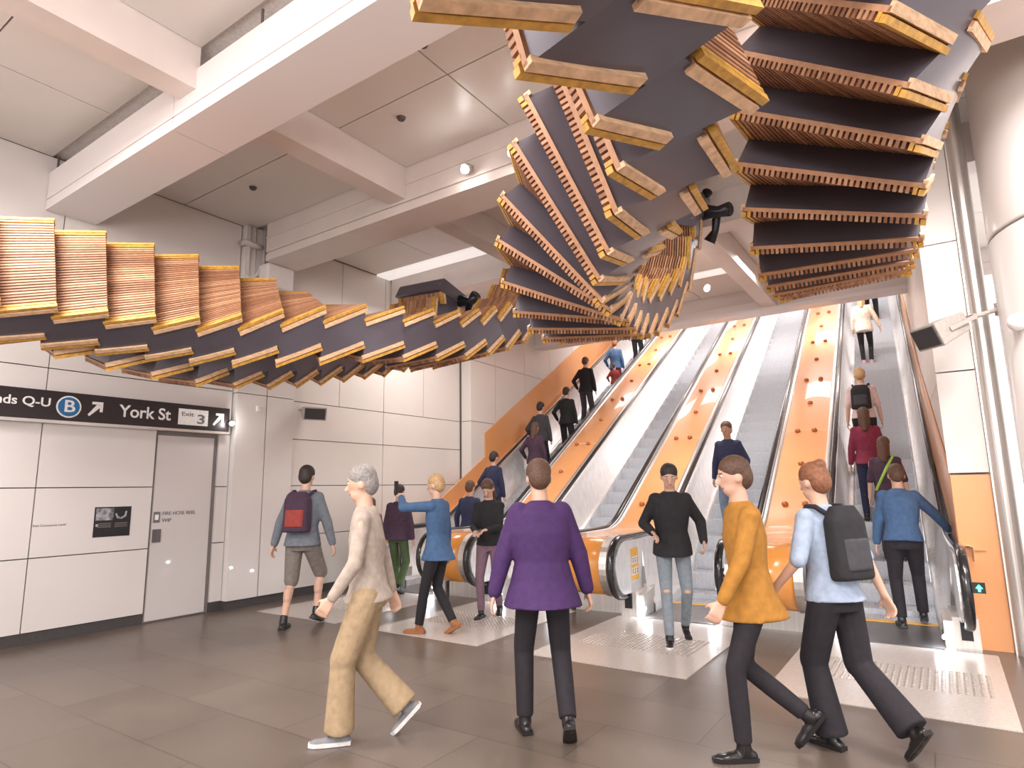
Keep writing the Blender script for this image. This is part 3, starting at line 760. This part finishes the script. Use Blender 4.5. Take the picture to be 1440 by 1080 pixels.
vs = bpy.context.scene.view_settings
vs.view_transform = 'Standard'; vs.look = 'None'; vs.gamma = 1; vs.exposure = .62; vs.use_curve_mapping = False

# ------------------------------------------------------------------ people
def skinm(n, c): M[n] = mat(n, c, .5, scale=12, var=.06)
skinm('skin_fair', (.62, .38, .28)); skinm('skin_tan', (.45, .26, .17)); skinm('skin_brown', (.28, .15, .09))
def cloth(n, c, r=.85, sc=22, var=.14, b=.35): M[n] = mat(n, c, r, scale=sc, var=var, bump=b)
for n, c in dict(hair_dark=(.03, .02, .018), hair_brown=(.10, .05, .03), hair_red=(.22, .085, .04), hair_blond=(.50, .32, .16), hair_grey=(.25, .23, .22)).items(): cloth(n, c, .6, 60, .3, .5)
for n, c in dict(c_black=(.016, .015, .018), c_charcoal=(.05, .048, .055), c_grey=(.20, .20, .21), c_bluegrey=(.16, .18, .21), c_navy=(.025, .03, .075), c_purple=(.055, .02, .10),
                 c_plum=(.06, .03, .055), c_khaki=(.36, .26, .155), c_beige=(.40, .33, .28), c_jean=(.16, .20, .27), c_jeanpale=(.22, .26, .30), c_lightblue=(.33, .40, .52), c_blue=(.055, .115, .235),
                 c_darktrouser=(.016, .013, .018), c_brownshort=(.22, .19, .17), c_ochre=(.38, .17, .025), c_maroon=(.20, .02, .05), c_pink=(.62, .36, .40), c_palepink=(.70, .52, .50), c_white=(.72, .68, .66),
                 c_green=(.06, .09, .035), c_red=(.30, .05, .04), c_mauve=(.20, .12, .16), c_lime=(.35, .60, .10), c_brownboot=(.30, .12, .05), c_cream=(.70, .60, .50), c_teal=(.18, .38, .50)).items(): cloth(n, c)
M['shoe_black'] = mat('black_leather', (.014, .012, .013), .3)
M['sole_white'] = mat('white_rubber_sole', (.65, .64, .63), .6)
M['eye_white'] = mat('eye_white', (.75, .72, .70), .3); M['iris'] = mat('dark_iris', (.03, .02, .015), .2); M['lip'] = mat('lips', (.42, .16, .13), .5)

def remesh(mb, name, m, vox, parent, smooth=4):
    """fuse the overlapping volumes into one continuous surface"""
    me = mb.mesh(name, m); o = bpy.data.objects.new(name, me); C.objects.link(o)
    r = o.modifiers.new('r', 'REMESH'); r.mode = 'VOXEL'; r.voxel_size = vox; r.use_smooth_shade = True
    s = o.modifiers.new('s', 'SMOOTH'); s.factor = .5; s.iterations = smooth
    dg = bpy.context.evaluated_depsgraph_get(); me2 = bpy.data.meshes.new_from_object(o.evaluated_get(dg))
    o.modifiers.clear(); o.data = me2; me2.name = name; me2.materials.clear(); me2.materials.append(M[m])
    me2.polygons.foreach_set('use_smooth', [True]*len(me2.polygons))
    o.parent = parent
    return o
def ik(a, b, l1, l2, hint):
    d = b-a; L = min(d.length, (l1+l2)*.999); d = d.normalized()
    x = (l1*l1-l2*l2+L*L)/(2*L); h = math.sqrt(max(0, l1*l1-x*x)); n = (hint-d*hint.dot(d)).normalized()
    return a+d*x+n*h, a+d*L
V = Vector
def person(name, label, loc, head, H, L=(-.10, .0, 0, 0), R=(.10, 0, 0, 0), lean=(0, .04), hl=None, hr=None, look=(0, 0), yaw=0., skin='skin_fair', hair=('hair_dark', 'short'),
           top=('c_black', 'long', .0), legs=('c_jean', 'long'), shoe=('shoe_black', None), vox=.012, fit=1., hands=True, drop=0., under=None, group=None, curl=.6, coat=0., finger=None):
    """L, R: ankle target (x, y forward, height above floor, toe drop); lean: sideways, forward; hl/hr: wrist targets; all metres for a 1.75 m body"""
    k = H/1.75
    P = thing('person', loc, label, 'person', math.radians(head), group)
    S = lambda *q: V(q)*k
    an = {}; kn = {}; hipj = {}; pel = S(0, 0, .93-drop)
    for s, F in ((-1, L), (1, R)):
        hipj[s] = pel+S(s*.09, 0, 0)
        a = S(F[0], F[1], F[2]+.085)
        kn[s], an[s] = ik(hipj[s], a, .44*k, .43*k, V((s*.12, 1, 0)))
    D = V((lean[0], lean[1], 1)).normalized()
    waist = pel+D*.14*k; chest = pel+D*.34*k; nb = pel+D*.54*k
    YY = (V((0, 1, 0))-D*D.y).normalized(); XX = YY.cross(D).normalized()
    c, s_ = math.cos(yaw), math.sin(yaw); XS = XX*c+YY*s_; YS = YY*c-XX*s_
    sh = {s: nb+XS*(s*.175*k)-D*.045*k for s in (-1, 1)}
    HD = (D*1.0+V((look[0]*.2, -look[1]*.35+.1, 0))).normalized()
    hc = nb+HD*.172*k                       # middle of the head
    fy = (V((look[0], 1, look[1]*-.0))-HD*V((look[0], 1, 0)).dot(HD)).normalized()
    if look[1]: fy = (fy+HD*look[1]).normalized(); HU = (HD+fy*0).normalized(); HU = (HD-fy*HD.dot(fy)).normalized()
    else: HU = HD
    fx = fy.cross(HU)
    RH = Matrix((fx, fy, HU)).transposed()
    el = {}; wr = {}
    for s, t in ((-1, hl), (1, hr)):
        tt = S(*t) if t else S(s*.26, .05, .80-drop)
        hint = V((s*.5, -1, -.3)) if tt.z < sh[s].z+.05 else V((s*1, -.2, -.5))
        el[s], wr[s] = ik(sh[s], tt, .295*k, .26*k, hint)
    # --- body, one continuous skin
    lf = .80 if legs and legs[1] != 'shorts' else 1.; uf = .84 if top and top[1] == 'long' else 1.; tf = .88
    b = MB(); g = b.cap
    b.loft([(pel-D*.08*k, .13*k*tf, .09*k*tf), (pel, .155*k*tf, .105*k*tf), (waist, .125*k*tf, .09*k*tf, XX, YY), (chest, .150*k*tf, .105*k*tf, XS, YS), (nb-D*.06*k, .135*k*tf, .08*k*tf, XS, YS), (nb, .056*k, .050*k, XS, YS)])
    g(nb-D*.03*k, hc-HU*.06*k, .060*k, .054*k)
    b.ell(hc+HU*.025*k, (.079*k, .098*k, .106*k), RH, 20, 14)
    b.ell(hc+fy*.022*k-HU*.055*k, (.059*k, .070*k, .066*k), RH)
    b.cap(hc+fy*.093*k+HU*.015*k, hc+fy*.113*k-HU*.022*k, .009*k, .015*k, 8)
    for s in (-1, 1):
        b.ell(hc+fx*s*.081*k-HU*.005*k-fy*.005*k, (.010*k, .020*k, .032*k), RH, 8, 6)
        g(sh[s]-D*.022*k if uf < 1 else sh[s]-D*.012*k, el[s], .038*k if uf < 1 else .042*k, .036*k*uf); g(el[s], wr[s], .038*k*uf, .026*k)
        g(sh[s]-XS*s*.06*k-D*.01*k, sh[s]-XS*s*.02*k-D*.015*k, .042*k, .036*k)
        g(hipj[s], kn[s], .085*k*tf, .055*k*lf); g(kn[s], an[s], .050*k*lf, .036*k*lf)
        g(kn[s]*.72+an[s]*.28-V((0, .018*k, 0)), kn[s]*.55+an[s]*.45-V((0, .018*k, 0)), .052*k*lf, .046*k*lf)
        F = L if s < 0 else R
        td = V((s*.12, math.cos(F[3]), -math.sin(F[3]))).normalized()
        fu = V((0, math.sin(F[3]), math.cos(F[3]))); g(an[s]-td*.005*k-fu*.03*k, an[s]+td*.09*k-fu*.055*k, .024*k, .018*k)
        # hand: palm, four unequal bent fingers, thumb
        d = (wr[s]-el[s]).normalized()
        pn = d.cross(V((0, 1, 0))); pn = pn.normalized() if pn.length > .3 else V((0, 0, 1)); pn = pn*(-s if abs(d.z) > .5 else 1)
        if d.z > -.3: pn = V((0, 0, -1)); pn = (pn-d*pn.dot(d)).normalized()
        sd = d.cross(pn).normalized()
        if sd.dot(V((0, 1, 0) if abs(d.y) < .7 else (-s, 0, 0))) < 0: sd = -sd
        fr = max(.0085*k, vox*.62)
        for q in (-.5, -.17, .17, .5): g(wr[s]+sd*q*.035*k, wr[s]+d*.085*k+sd*q*.062*k, .015*k, .012*k, 8)
        if hands:
            cu = curl if not isinstance(curl, dict) else curl[s]
            for q, ln in ((.5, .072), (.17, .082), (-.17, .076), (-.5, .060)):
                a0 = wr[s]+d*.085*k+sd*q*.072*k; d1 = (d*math.cos(cu*.6)+pn*math.sin(cu*.6)+sd*q*.12).normalized(); d2 = (d*math.cos(cu*1.7)+pn*math.sin(cu*1.7)).normalized(); d3 = (d*math.cos(cu*2.5)+pn*math.sin(cu*2.5)).normalized()
                a1 = a0+d1*ln*.5*k; a2 = a1+d2*ln*.3*k
                g(a0, a1, fr*1.08, fr, 8); g(a1, a2, fr, fr*.95, 8); g(a2, a2+d3*ln*.22*k, fr*.95, fr*.85, 8)
            t0 = wr[s]+d*.025*k+sd*.028*k; t1 = t0+(d*.6+sd*.7+pn*.35).normalized()*.038*k; g(t0, t1, fr*1.45, fr*1.2, 8); g(t1, t1+(d*.9+sd*.25+pn*.4).normalized()*.032*k, fr*1.2, fr, 8)
    bodyo = remesh(b, 'body', skin, min(vox, .010) if hands else vox, P, 3)
    # face
    for s in (-1, 1):
        e = MB(); e.ell(hc+fx*s*.030*k+fy*.084*k+HU*.022*k, (.014*k, .010*k, .008*k), RH, 10, 6); e = e.build('eye', 'eye_white', P, True)
        e2 = MB(); e2.ell(hc+fx*s*.030*k+fy*.092*k+HU*.022*k, (.006*k, .004*k, .006*k), RH, 10, 6); e2.build('iris', 'iris', e, True)
    for s in (-1, 1):
        bw = MB(); bw.cap(hc+fx*s*.018*k+fy*.092*k+HU*.038*k, hc+fx*s*.045*k+fy*.082*k+HU*.040*k, .004*k, .003*k, 6); bw.build('eyebrow', hair[0], P, True)
    m_ = MB(); m_.cap(hc-fx*.018*k+fy*.088*k-HU*.052*k, hc+fx*.018*k+fy*.088*k-HU*.052*k, .006*k, .006*k, 8); m_.build('mouth', 'lip', P, True)
    # hair
    h = MB(); hm, hs = hair
    h.ell(hc+HU*.053*k-fy*.010*k, (.089*k, .101*k, .094*k), RH, 20, 14)
    h.ell(hc+HU*.005*k-fy*.050*k, (.080*k, .066*k, .090*k), RH, 16, 10)
    if hs == 'bun': h.ell(hc+HU*.11*k-fy*.075*k, (.045*k, .045*k, .04*k), RH)
    if hs in ('long', 'pony'):
        h.cap(hc-fy*.06*k, hc-fy*.085*k-HU*(.24 if hs == 'long' else .20)*k, .065*k if hs == 'long' else .035*k, .045*k if hs == 'long' else .02*k)
        if hs == 'long':
            for s in (-1, 1): h.cap(hc+fx*s*.055*k-fy*.03*k, hc+fx*s*.06*k-fy*.05*k-HU*.16*k, .03*k, .025*k)
    if hs == 'cap': pass
    remesh(h, 'hair', hm, vox, P, 2)
    # trousers / shorts / skirt
    if legs:
        m = MB(); lc, lk = legs; w = {'long': 1., 'slim': .86, 'wide': 1.25, 'shorts': 1.15}.get(lk, 1.)
        m.loft([(pel-D*.10*k, .150*k, .112*k), (pel-D*.02*k, .168*k, .122*k), (pel+D*.09*k, .142*k, .105*k, XX, YY), (pel+D*.13*k, .136*k, .10*k, XX, YY)])
        for s in (-1, 1):
            m.cap(hipj[s]+V((0, 0, -.02*k)), kn[s], .102*k*(.86 if top and top[2] >= .05 else .95 if lk == 'slim' else 1), .070*k*w)
            if lk != 'shorts':
                A_ = an[s].lerp(kn[s], .03); d = (kn[s]-A_).normalized(); X = V((1, 0, 0)); X = (X-d*X.dot(d)).normalized(); Y = d.cross(X)
                if lk == 'wide': m.loft([(A_-d*.02*k, .098*k, .098*k, X, Y), (kn[s], .078*k, .078*k, X, Y)])
                else: m.loft([(A_, .056*k*w, .060*k*w, X, Y), (A_.lerp(kn[s], .5), .062*k*w, .068*k*w, X, Y), (kn[s], .068*k*w, .068*k*w, X, Y)])
        remesh(m, 'trousers' if lk != 'shorts' else 'shorts', lc, vox, P, 3)
    # shoes
    for s, F in ((-1, L), (1, R)):
        td = V((s*.12, math.cos(F[3]), -math.sin(F[3]))).normalized(); up = V((0, td.z*-1*0+math.sin(F[3]), math.cos(F[3]))); up = (up-td*up.dot(td)).normalized(); X = td.cross(up)
        a = an[s]; RS = Matrix((X, td, up)).transposed()
        m = MB(); base = a-up*.055*k
        m.ell(base-td*.035*k, (.037*k, .045*k, .036*k), RS); m.ell(base+td*.05*k-up*.004*k, (.040*k, .075*k, .032*k), RS); m.ell(base+td*.125*k-up*.010*k, (.044*k, .065*k, .026*k), RS)
        m.cap(a-up*.03*k, a+(kn[s]-a).normalized()*(.10 if shoe[0] == 'c_brownboot' else .045)*k, .044*k, .042*k)
        so = remesh(m, 'shoe', shoe[0], min(vox, .010), P, 2)
        m = MB(); bs = a-up*.082*k
        def sole(z0, z1):
            m.prism([(-.034, -.075), (.034, -.075), (.040, 0), (.045, .10), (.040, .155), (.018, .188), (-.018, .188), (-.040, .155), (-.045, .10), (-.040, 0)], z0, z1, lambda u, v, q: tuple(bs+X*u*k+td*v*k+up*q*k))
        sole(0, .024); m.build('sole', shoe[1] or 'shoe_black', so)
    # upper garment
    if top:
        tc, sl, ln = top; f = fit
        m = MB()
        hem = pel-D*(.02+ln)*k
        m.loft([(hem, (.188+coat)*k*f, (.162+coat+ln*.45)*k*f, XX, YY), (pel+D*.03*k, .178*k*f, .138*k*f, XX, YY), (waist+D*.02*k, .150*k*f, .115*k*f, XX, YY), (chest, .178*k*f, .128*k*f, XS, YS), (nb-D*.075*k, .182*k*f, .105*k*f, XS, YS), (nb-D*.02*k, .130*k, .085*k, XS, YS), (nb+D*.025*k, .066*k, .066*k, XS, YS)])
        for s in (-1, 1):
            (m.ell(sh[s]-XS*s*.022*k-D*.016*k, (.064*k*min(f, 1.1),)*3), m.cap(sh[s]-XS*s*.03*k-D*.012*k, el[s], .064*k*f, .052*k*f)) if sl != 'vest' else m.cap(sh[s]-XS*s*.05*k, sh[s]-XS*s*.0*k, .060*k, .056*k)
            if sl == 'long':
                m.cap(el[s], wr[s].lerp(el[s], .06), .054*k*f, .040*k*f)
        remesh(m, 'jacket' if sl == 'long' else 'shirt', tc, vox, P, 3)
    if under:
        m = MB(); m.loft([(pel-D*.09*k, .158*k*fit, .118*k*fit, XX, YY), (pel+D*.0*k, .155*k*fit, .115*k*fit, XX, YY)])
        m.build('shirt_tail', under, P, True)
    P['_'] = 0; del P['_']
    mw = Matrix.Translation(V(loc)) @ Matrix.Rotation(math.radians(head), 4, 'Z')
    return dict(o=P, pel=pel, D=D, chest=chest, nb=nb, XS=XS, YS=YS, wr=wr, el=el, hc=hc, k=k, mw=mw, kn=kn, sh=sh)
def backpack(p, m1, m2, label, w=.15, h=.22, dpt=.09, off=-.19):
    k = p['k']; c = p['chest']+p['YS']*off*k-p['D']*.02*k
    t = bpy.data.objects.new('backpack', None); C.objects.link(t); t.matrix_world = p['mw'] @ Matrix.Translation(c)
    t.empty_display_size = .1
    tag(t, label, 'backpack')
    D, X, Y = p['D'], p['XS'], p['YS']
    b = MB(); b.loft([(-D*h*k, w*.95*k, dpt*k, X, Y), (-D*h*.9*k, w*k, dpt*1.1*k, X, Y), (D*h*.6*k, w*.95*k, dpt*k, X, Y), (D*h*k, w*.6*k, dpt*.6*k, X, Y)], sq=3.2)
    remesh(b, 'bag', m1, .012, t, 3)
    b = MB(); b.loft([(-D*h*.75*k-Y*dpt*.75*k, w*.7*k, dpt*.5*k, X, Y), (D*h*.1*k-Y*dpt*.75*k, w*.7*k, dpt*.5*k, X, Y)], sq=3.2)
    remesh(b, 'front_pocket', m2, .012, t, 2)
    for s in (-1, 1):
        b = MB(); sh = p['sh'][s]-p['chest']-Y*off*k+D*.02*k-X*s*.055*k
        b.tube([D*h*.6*k+X*s*w*.4*k, sh+D*.058*k-Y*.06*k, sh+D*.065*k, sh+Y*.085*k-D*.02*k, sh+Y*.13*k-D*.16*k, sh*.4+Y*.09*k-D*.26*k], .016, 8)
        b.build('shoulder_strap', m1, t, True)
    return t
def bag(p, s, m, label, drop=.30, w=.17, h=.14, name='shoulder_bag'):
    wp = p['mw'] @ p['wr'][s]; wp = wp+V((0, 0, -.09))
    t = thing(name, wp-V((0, 0, drop)), label, 'bag', p['o'].rotation_euler.z)
    b = MB(); b.loft([((0, 0, -h), .05, w), ((0, 0, -h*.8), .06, w*1.02), ((0, 0, h*.8), .045, w*.9), ((0, 0, h), .02, w*.85)], sq=3)
    remesh(b, 'bag', m, .012, t, 2)
    MB().tube([(0, -w*.5, h*.95), (0, -w*.25, drop*.9), (0, 0, drop+.0), (0, w*.25, drop*.9), (0, w*.5, h*.95)], .010, 8).build('handle', m, t, True)
    return t
# z of an escalator step at distance t along escalator i, and the point there
def onstep(i, s, t):
    n = round((t-1.02-.2)/.40); y = 1.02+.40*n; z = max(.577*(y+.2-1.5), 0) if y > 1.35 else 0
    y += .2; c, q = math.cos(RZ), math.sin(RZ)
    return (CX[i]+c*s-q*y, 7.45+q*s+c*y, z+.014)

AWAY, TOW, LEFT_ = 34, 214, 124
# man in jeans, coming towards the camera
p = person('person', 'person walking towards the viewer in black jacket and ripped pale blue jeans', (-2.38, 6.42, .0), 205, 1.76, L=(-.10, -.16, .05, .5), R=(.09, .20, 0, 0), lean=(0, .10),
           hl=(-.30, .12, .98), hr=(.20, .20, 1.08), look=(.05, -.16), hair=('hair_dark', 'short'), top=('c_black', 'long', .06), legs=('c_jeanpale', 'slim'), shoe=('shoe_black', 'sole_white'), vox=.010, fit=1.08, under='c_palepink')
for s in (-1, 1):
    q = p['kn'][s]+V((0, .045, .0)); MB().ell(q, (.034, .028, .022)).build('knee_rip', 'skin_fair', p['o'], True)
# purple jacket, back view
person('person', 'person seen from behind in a purple hooded jacket and black trousers, middle foreground', (-2.24, 3.62, 0), 40, 1.72, L=(-.12, .10, .0, 0), R=(.12, -.16, .06, .7), lean=(.0, .05), hl=(-.34, .02, .82), hr=(.34, .06, .80),
       hair=('hair_brown', 'short'), top=('c_purple', 'long', .10), legs=('c_darktrouser', 'long'), vox=.012, fit=1.22, coat=.03)
# woman in black vest
p = person('person', 'person striding away in pale blue shirt with rolled sleeves and black trousers, right foreground', (-.62, 4.40, 0), 58, 1.66, L=(-.07, .06, .0, 0), R=(.12, -.34, .12, .9), lean=(.0, .08), hl=(-.30, .18, .98), hr=(.34, -.12, .86),
           hair=('hair_red', 'bun'), top=('c_lightblue', 'short', .02), legs=('c_darktrouser', 'wide'), vox=.011, fit=1.04)
backpack(p, 'c_black', 'c_charcoal', 'black backpack worn over a pale blue shirt in the right foreground', w=.155, h=.23, dpt=.07, off=-.16)
# ochre coat, profile to the left
person('person', 'person in ochre coat and black trousers walking left at the bottom right', (-1.02, 4.02, 0), 118, 1.70, L=(-.06, .12, 0, 0), R=(.06, -.28, .14, .9), lean=(.0, .04), hl=(-.22, .22, .92), hr=(.24, -.12, .86),
       hair=('hair_brown', 'short'), top=('c_ochre', 'long', .12), legs=('c_darktrouser', 'slim'), vox=.012, yaw=.1)
# khaki trousers, profile to the left
person('person', 'person in beige top, khaki trousers and grey trainers walking left in the left foreground', (-3.18, 2.98, 0), 128, 1.70, L=(-.06, .16, .0, 0), R=(.06, -.24, .10, .8), lean=(.0, .06), hl=(-.22, .20, .92), hr=(.22, -.14, .86),
       hair=('hair_grey', 'short'), top=('c_beige', 'long', .04), legs=('c_khaki', 'wide'), shoe=('c_grey', 'sole_white'), vox=.012, fit=.95)
# man with red and dark backpack in shorts
p = person('person', 'person from behind in grey jacket and grey shorts with bare calves, at left', (-6.32, 4.86, 0), 30, 1.84, L=(-.16, -.06, .0, 0), R=(.12, .16, .06, .3), lean=(0, .05), hl=(-.34, .0, .86), hr=(.32, .10, .86),
           hair=('hair_dark', 'short'), top=('c_bluegrey', 'long', .03), legs=('c_brownshort', 'shorts'), vox=.012, fit=1.1)
backpack(p, 'c_plum', 'c_red', 'dark backpack with a red pocket on the grey-jacketed walker at left', w=.15, h=.22)
# blue shirt raising a phone, black trousers and brown boot
p = person('person', 'person in blue shirt raising a phone beside the leftmost orange barrel, brown boots', (-4.70, 5.42, 0), 100, 1.70, L=(-.05, .22, .0, 0), R=(.07, -.16, .05, .5), lean=(0, .02), hl=(-.16, .40, 1.52), hr=(.24, .02, .84),
           hair=('hair_blond', 'short'), top=('c_blue', 'long', .10), legs=('c_black', 'slim'), shoe=('c_brownboot', 'c_brownboot'), vox=.012, fit=1.0)
q = p['mw'] @ (p['wr'][-1]+V((0, .07, .05)))
ph = thing('phone', q, 'dark phone held up by the person in the blue shirt', 'phone', math.radians(100)); bevel(MB().box(-.037, .037, -.005, .005, -.02, .13).build('phone_case', 'black', ph), .004)
# standing with phone, black top, dusty pink trousers
p = person('person', 'person in black top and dusty pink trousers looking down at a phone, near the studs', (-4.78, 6.50, 0), 200, 1.66, L=(-.08, -.14, .04, .4), R=(.09, .12, 0, 0), lean=(0, .05), hl=(-.05, .34, 1.12), hr=(.09, .34, 1.10), look=(0, -.38),
           hair=('hair_brown', 'long'), top=('c_black', 'long', .0), legs=('c_mauve', 'slim'), shoe=('shoe_black', None), vox=.012, fit=1.0)
q = p['mw'] @ (p['wr'][1]+V((-.06, .09, .03)))
ph = thing('phone', q, 'small phone in both hands of the black-topped person', 'phone', math.radians(200)); MB().box(-.035, .035, -.03, .08, -.004, .004).build('phone_case', 'black', ph)
# further people left
p = person('person', 'person in dark plum jacket and green-black skirtlike coat, left of the blue shirt', (-7.05, 7.18, 0), 18, 1.62, L=(-.09, .08, 0, 0), R=(.09, -.12, .05, .5), hair=('hair_dark', 'short'), top=('c_plum', 'long', .05), legs=('c_green', 'long'), vox=.014, fit=1.12)
person('person', 'small distant person in mauve top by the left wall, just left of the plum jacket', (-7.55, 7.1, 0), 60, 1.42, L=(-.09, .08, 0, 0), R=(.09, -.12, .05, .5), hair=('hair_brown', 'long'), top=('c_mauve', 'long', .04), legs=('c_green', 'wide'), vox=.014)
person('person', 'distant person in navy jacket between blue shirt and escalator handrail', (-6.72, 8.55, 0.012), 10, 1.66, hair=('hair_brown', 'short'), top=('c_navy', 'long', .03), legs=('c_black', 'long'), vox=.014, hl=(-.3, .1, .9))
# blue shirt man boarding the right escalator, arm on the handrail
p = person('person', 'person in blue shirt boarding the rightmost escalator with a hand on its handrail', (-.42, 8.20, .014), 8, 1.72, L=(-.10, .0, .0, 0), R=(.13, .22, .03, 0), lean=(.02, .14), hl=(-.26, .14, .84), hr=(.50, .34, 1.00), curl={-1: .6, 1: .9},
           hair=('hair_brown', 'short'), top=('c_blue', 'long', .0), legs=('c_darktrouser', 'long'), vox=.012, fit=1.08)
# riders on the right escalator
RG = 4
person('person', 'rider in maroon top with long brown hair low on the rightmost escalator', onstep(3, -.16, 3.1), 5, 1.64, hair=('hair_brown', 'long'), top=('c_maroon', 'long', .05), legs=('c_navy', 'slim'), vox=.013, skin='skin_tan')
p = person('person', 'rider in dark purple top with a lime strap, lowest on the rightmost escalator', onstep(3, .06, 2.4), -4, 1.60, hair=('hair_brown', 'long'), top=('c_plum', 'short', .0), legs=('c_charcoal', 'long'), vox=.013)
MB().tube([p['sh'][1]+V((-.05, -.05, .06)), p['chest']+V((.02, -.14, .02)), p['pel']+V((-.12, -.13, .05))], .018, 8).build('bag_strap', 'c_lime', p['o'], True)
p = person('person', 'rider in pale pink shirt halfway up the rightmost escalator', onstep(3, -.20, 4.6), 0, 1.74, hair=('hair_blond', 'short'), top=('c_palepink', 'short', .0), legs=('c_black', 'slim'), vox=.014)
backpack(p, 'c_black', 'c_charcoal', 'black backpack on the pink-shirted rider', w=.15, h=.2)
person('person', 'rider in cream cardigan and black leggings, highest on the rightmost escalator', onstep(3, -.16, 8.9), 0, 1.66, L=(-.08, -.02, 0, 0), R=(.08, .04, 0, 0), hair=('hair_blond', 'long'), top=('c_cream', 'long', .12), legs=('c_black', 'slim'), shoe=('c_pink', 'sole_white'), vox=.014, fit=1.05, hr=(.34, .05, .85))
person('person', 'dark-clothed rider half hidden at the very top of the rightmost escalator', onstep(3, .0, 11.6), 0, 1.72, hair=('hair_dark', 'short'), top=('c_black', 'long', .05), legs=('c_black', 'long'), vox=.018, hands=False)
# rider coming down the third escalator
person('person', 'rider facing down on the third escalator in navy jacket over a white shirt', onstep(2, .05, 2.9), 178, 1.76, hair=('hair_brown', 'short'), top=('c_navy', 'long', .03), legs=('c_jean', 'long'), vox=.013, hl=(-.26, .16, .95), skin='skin_tan', under='c_white')
MB().loft([((0, 0, 0), .001, .001)]) if False else None
# crowd on the left escalator
crowd = [(-.1, 2.6, 1.70, 'c_navy', 'c_charcoal', 'hair_dark', 'short', 'rider in navy jacket low on the leftmost escalator, nearest its foot'),
         (.16, 3.7, 1.66, 'c_plum', 'c_navy', 'hair_brown', 'long', 'rider in plum top on the leftmost escalator, second from its foot'),
         (-.14, 4.5, 1.74, 'c_charcoal', 'c_black', 'hair_dark', 'short', 'rider in charcoal jacket on the leftmost escalator, third up'),
         (.12, 5.3, 1.70, 'c_black', 'c_black', 'hair_dark', 'short', 'rider all in black near the middle of the leftmost escalator'),
         (-.10, 6.9, 1.80, 'c_black', 'c_charcoal', 'hair_brown', 'short', 'tall rider in black coat standing above a gap on the leftmost escalator'),
         (.10, 8.5, 1.62, 'c_blue', 'c_maroon', 'hair_red', 'short', 'rider in blue and dark red, upper part of the leftmost escalator'),
         (.22, 8.0, 1.10, 'c_red', 'c_teal', 'hair_brown', 'short', 'child in red top and pale blue trousers on the leftmost escalator'),
         (.05, 10.6, 1.75, 'c_black', 'c_black', 'hair_dark', 'short', 'dark rider near the top of the leftmost escalator')]
for s, t, H, tc, lc, hc_, hs, lb in crowd:
    person('person', lb, onstep(0, s, t), random.uniform(-6, 6), H, hair=(hc_, hs), top=(tc, 'long', .05), legs=(lc, 'long'), vox=.018, hands=False, hl=(-.3, .14, 1.0))
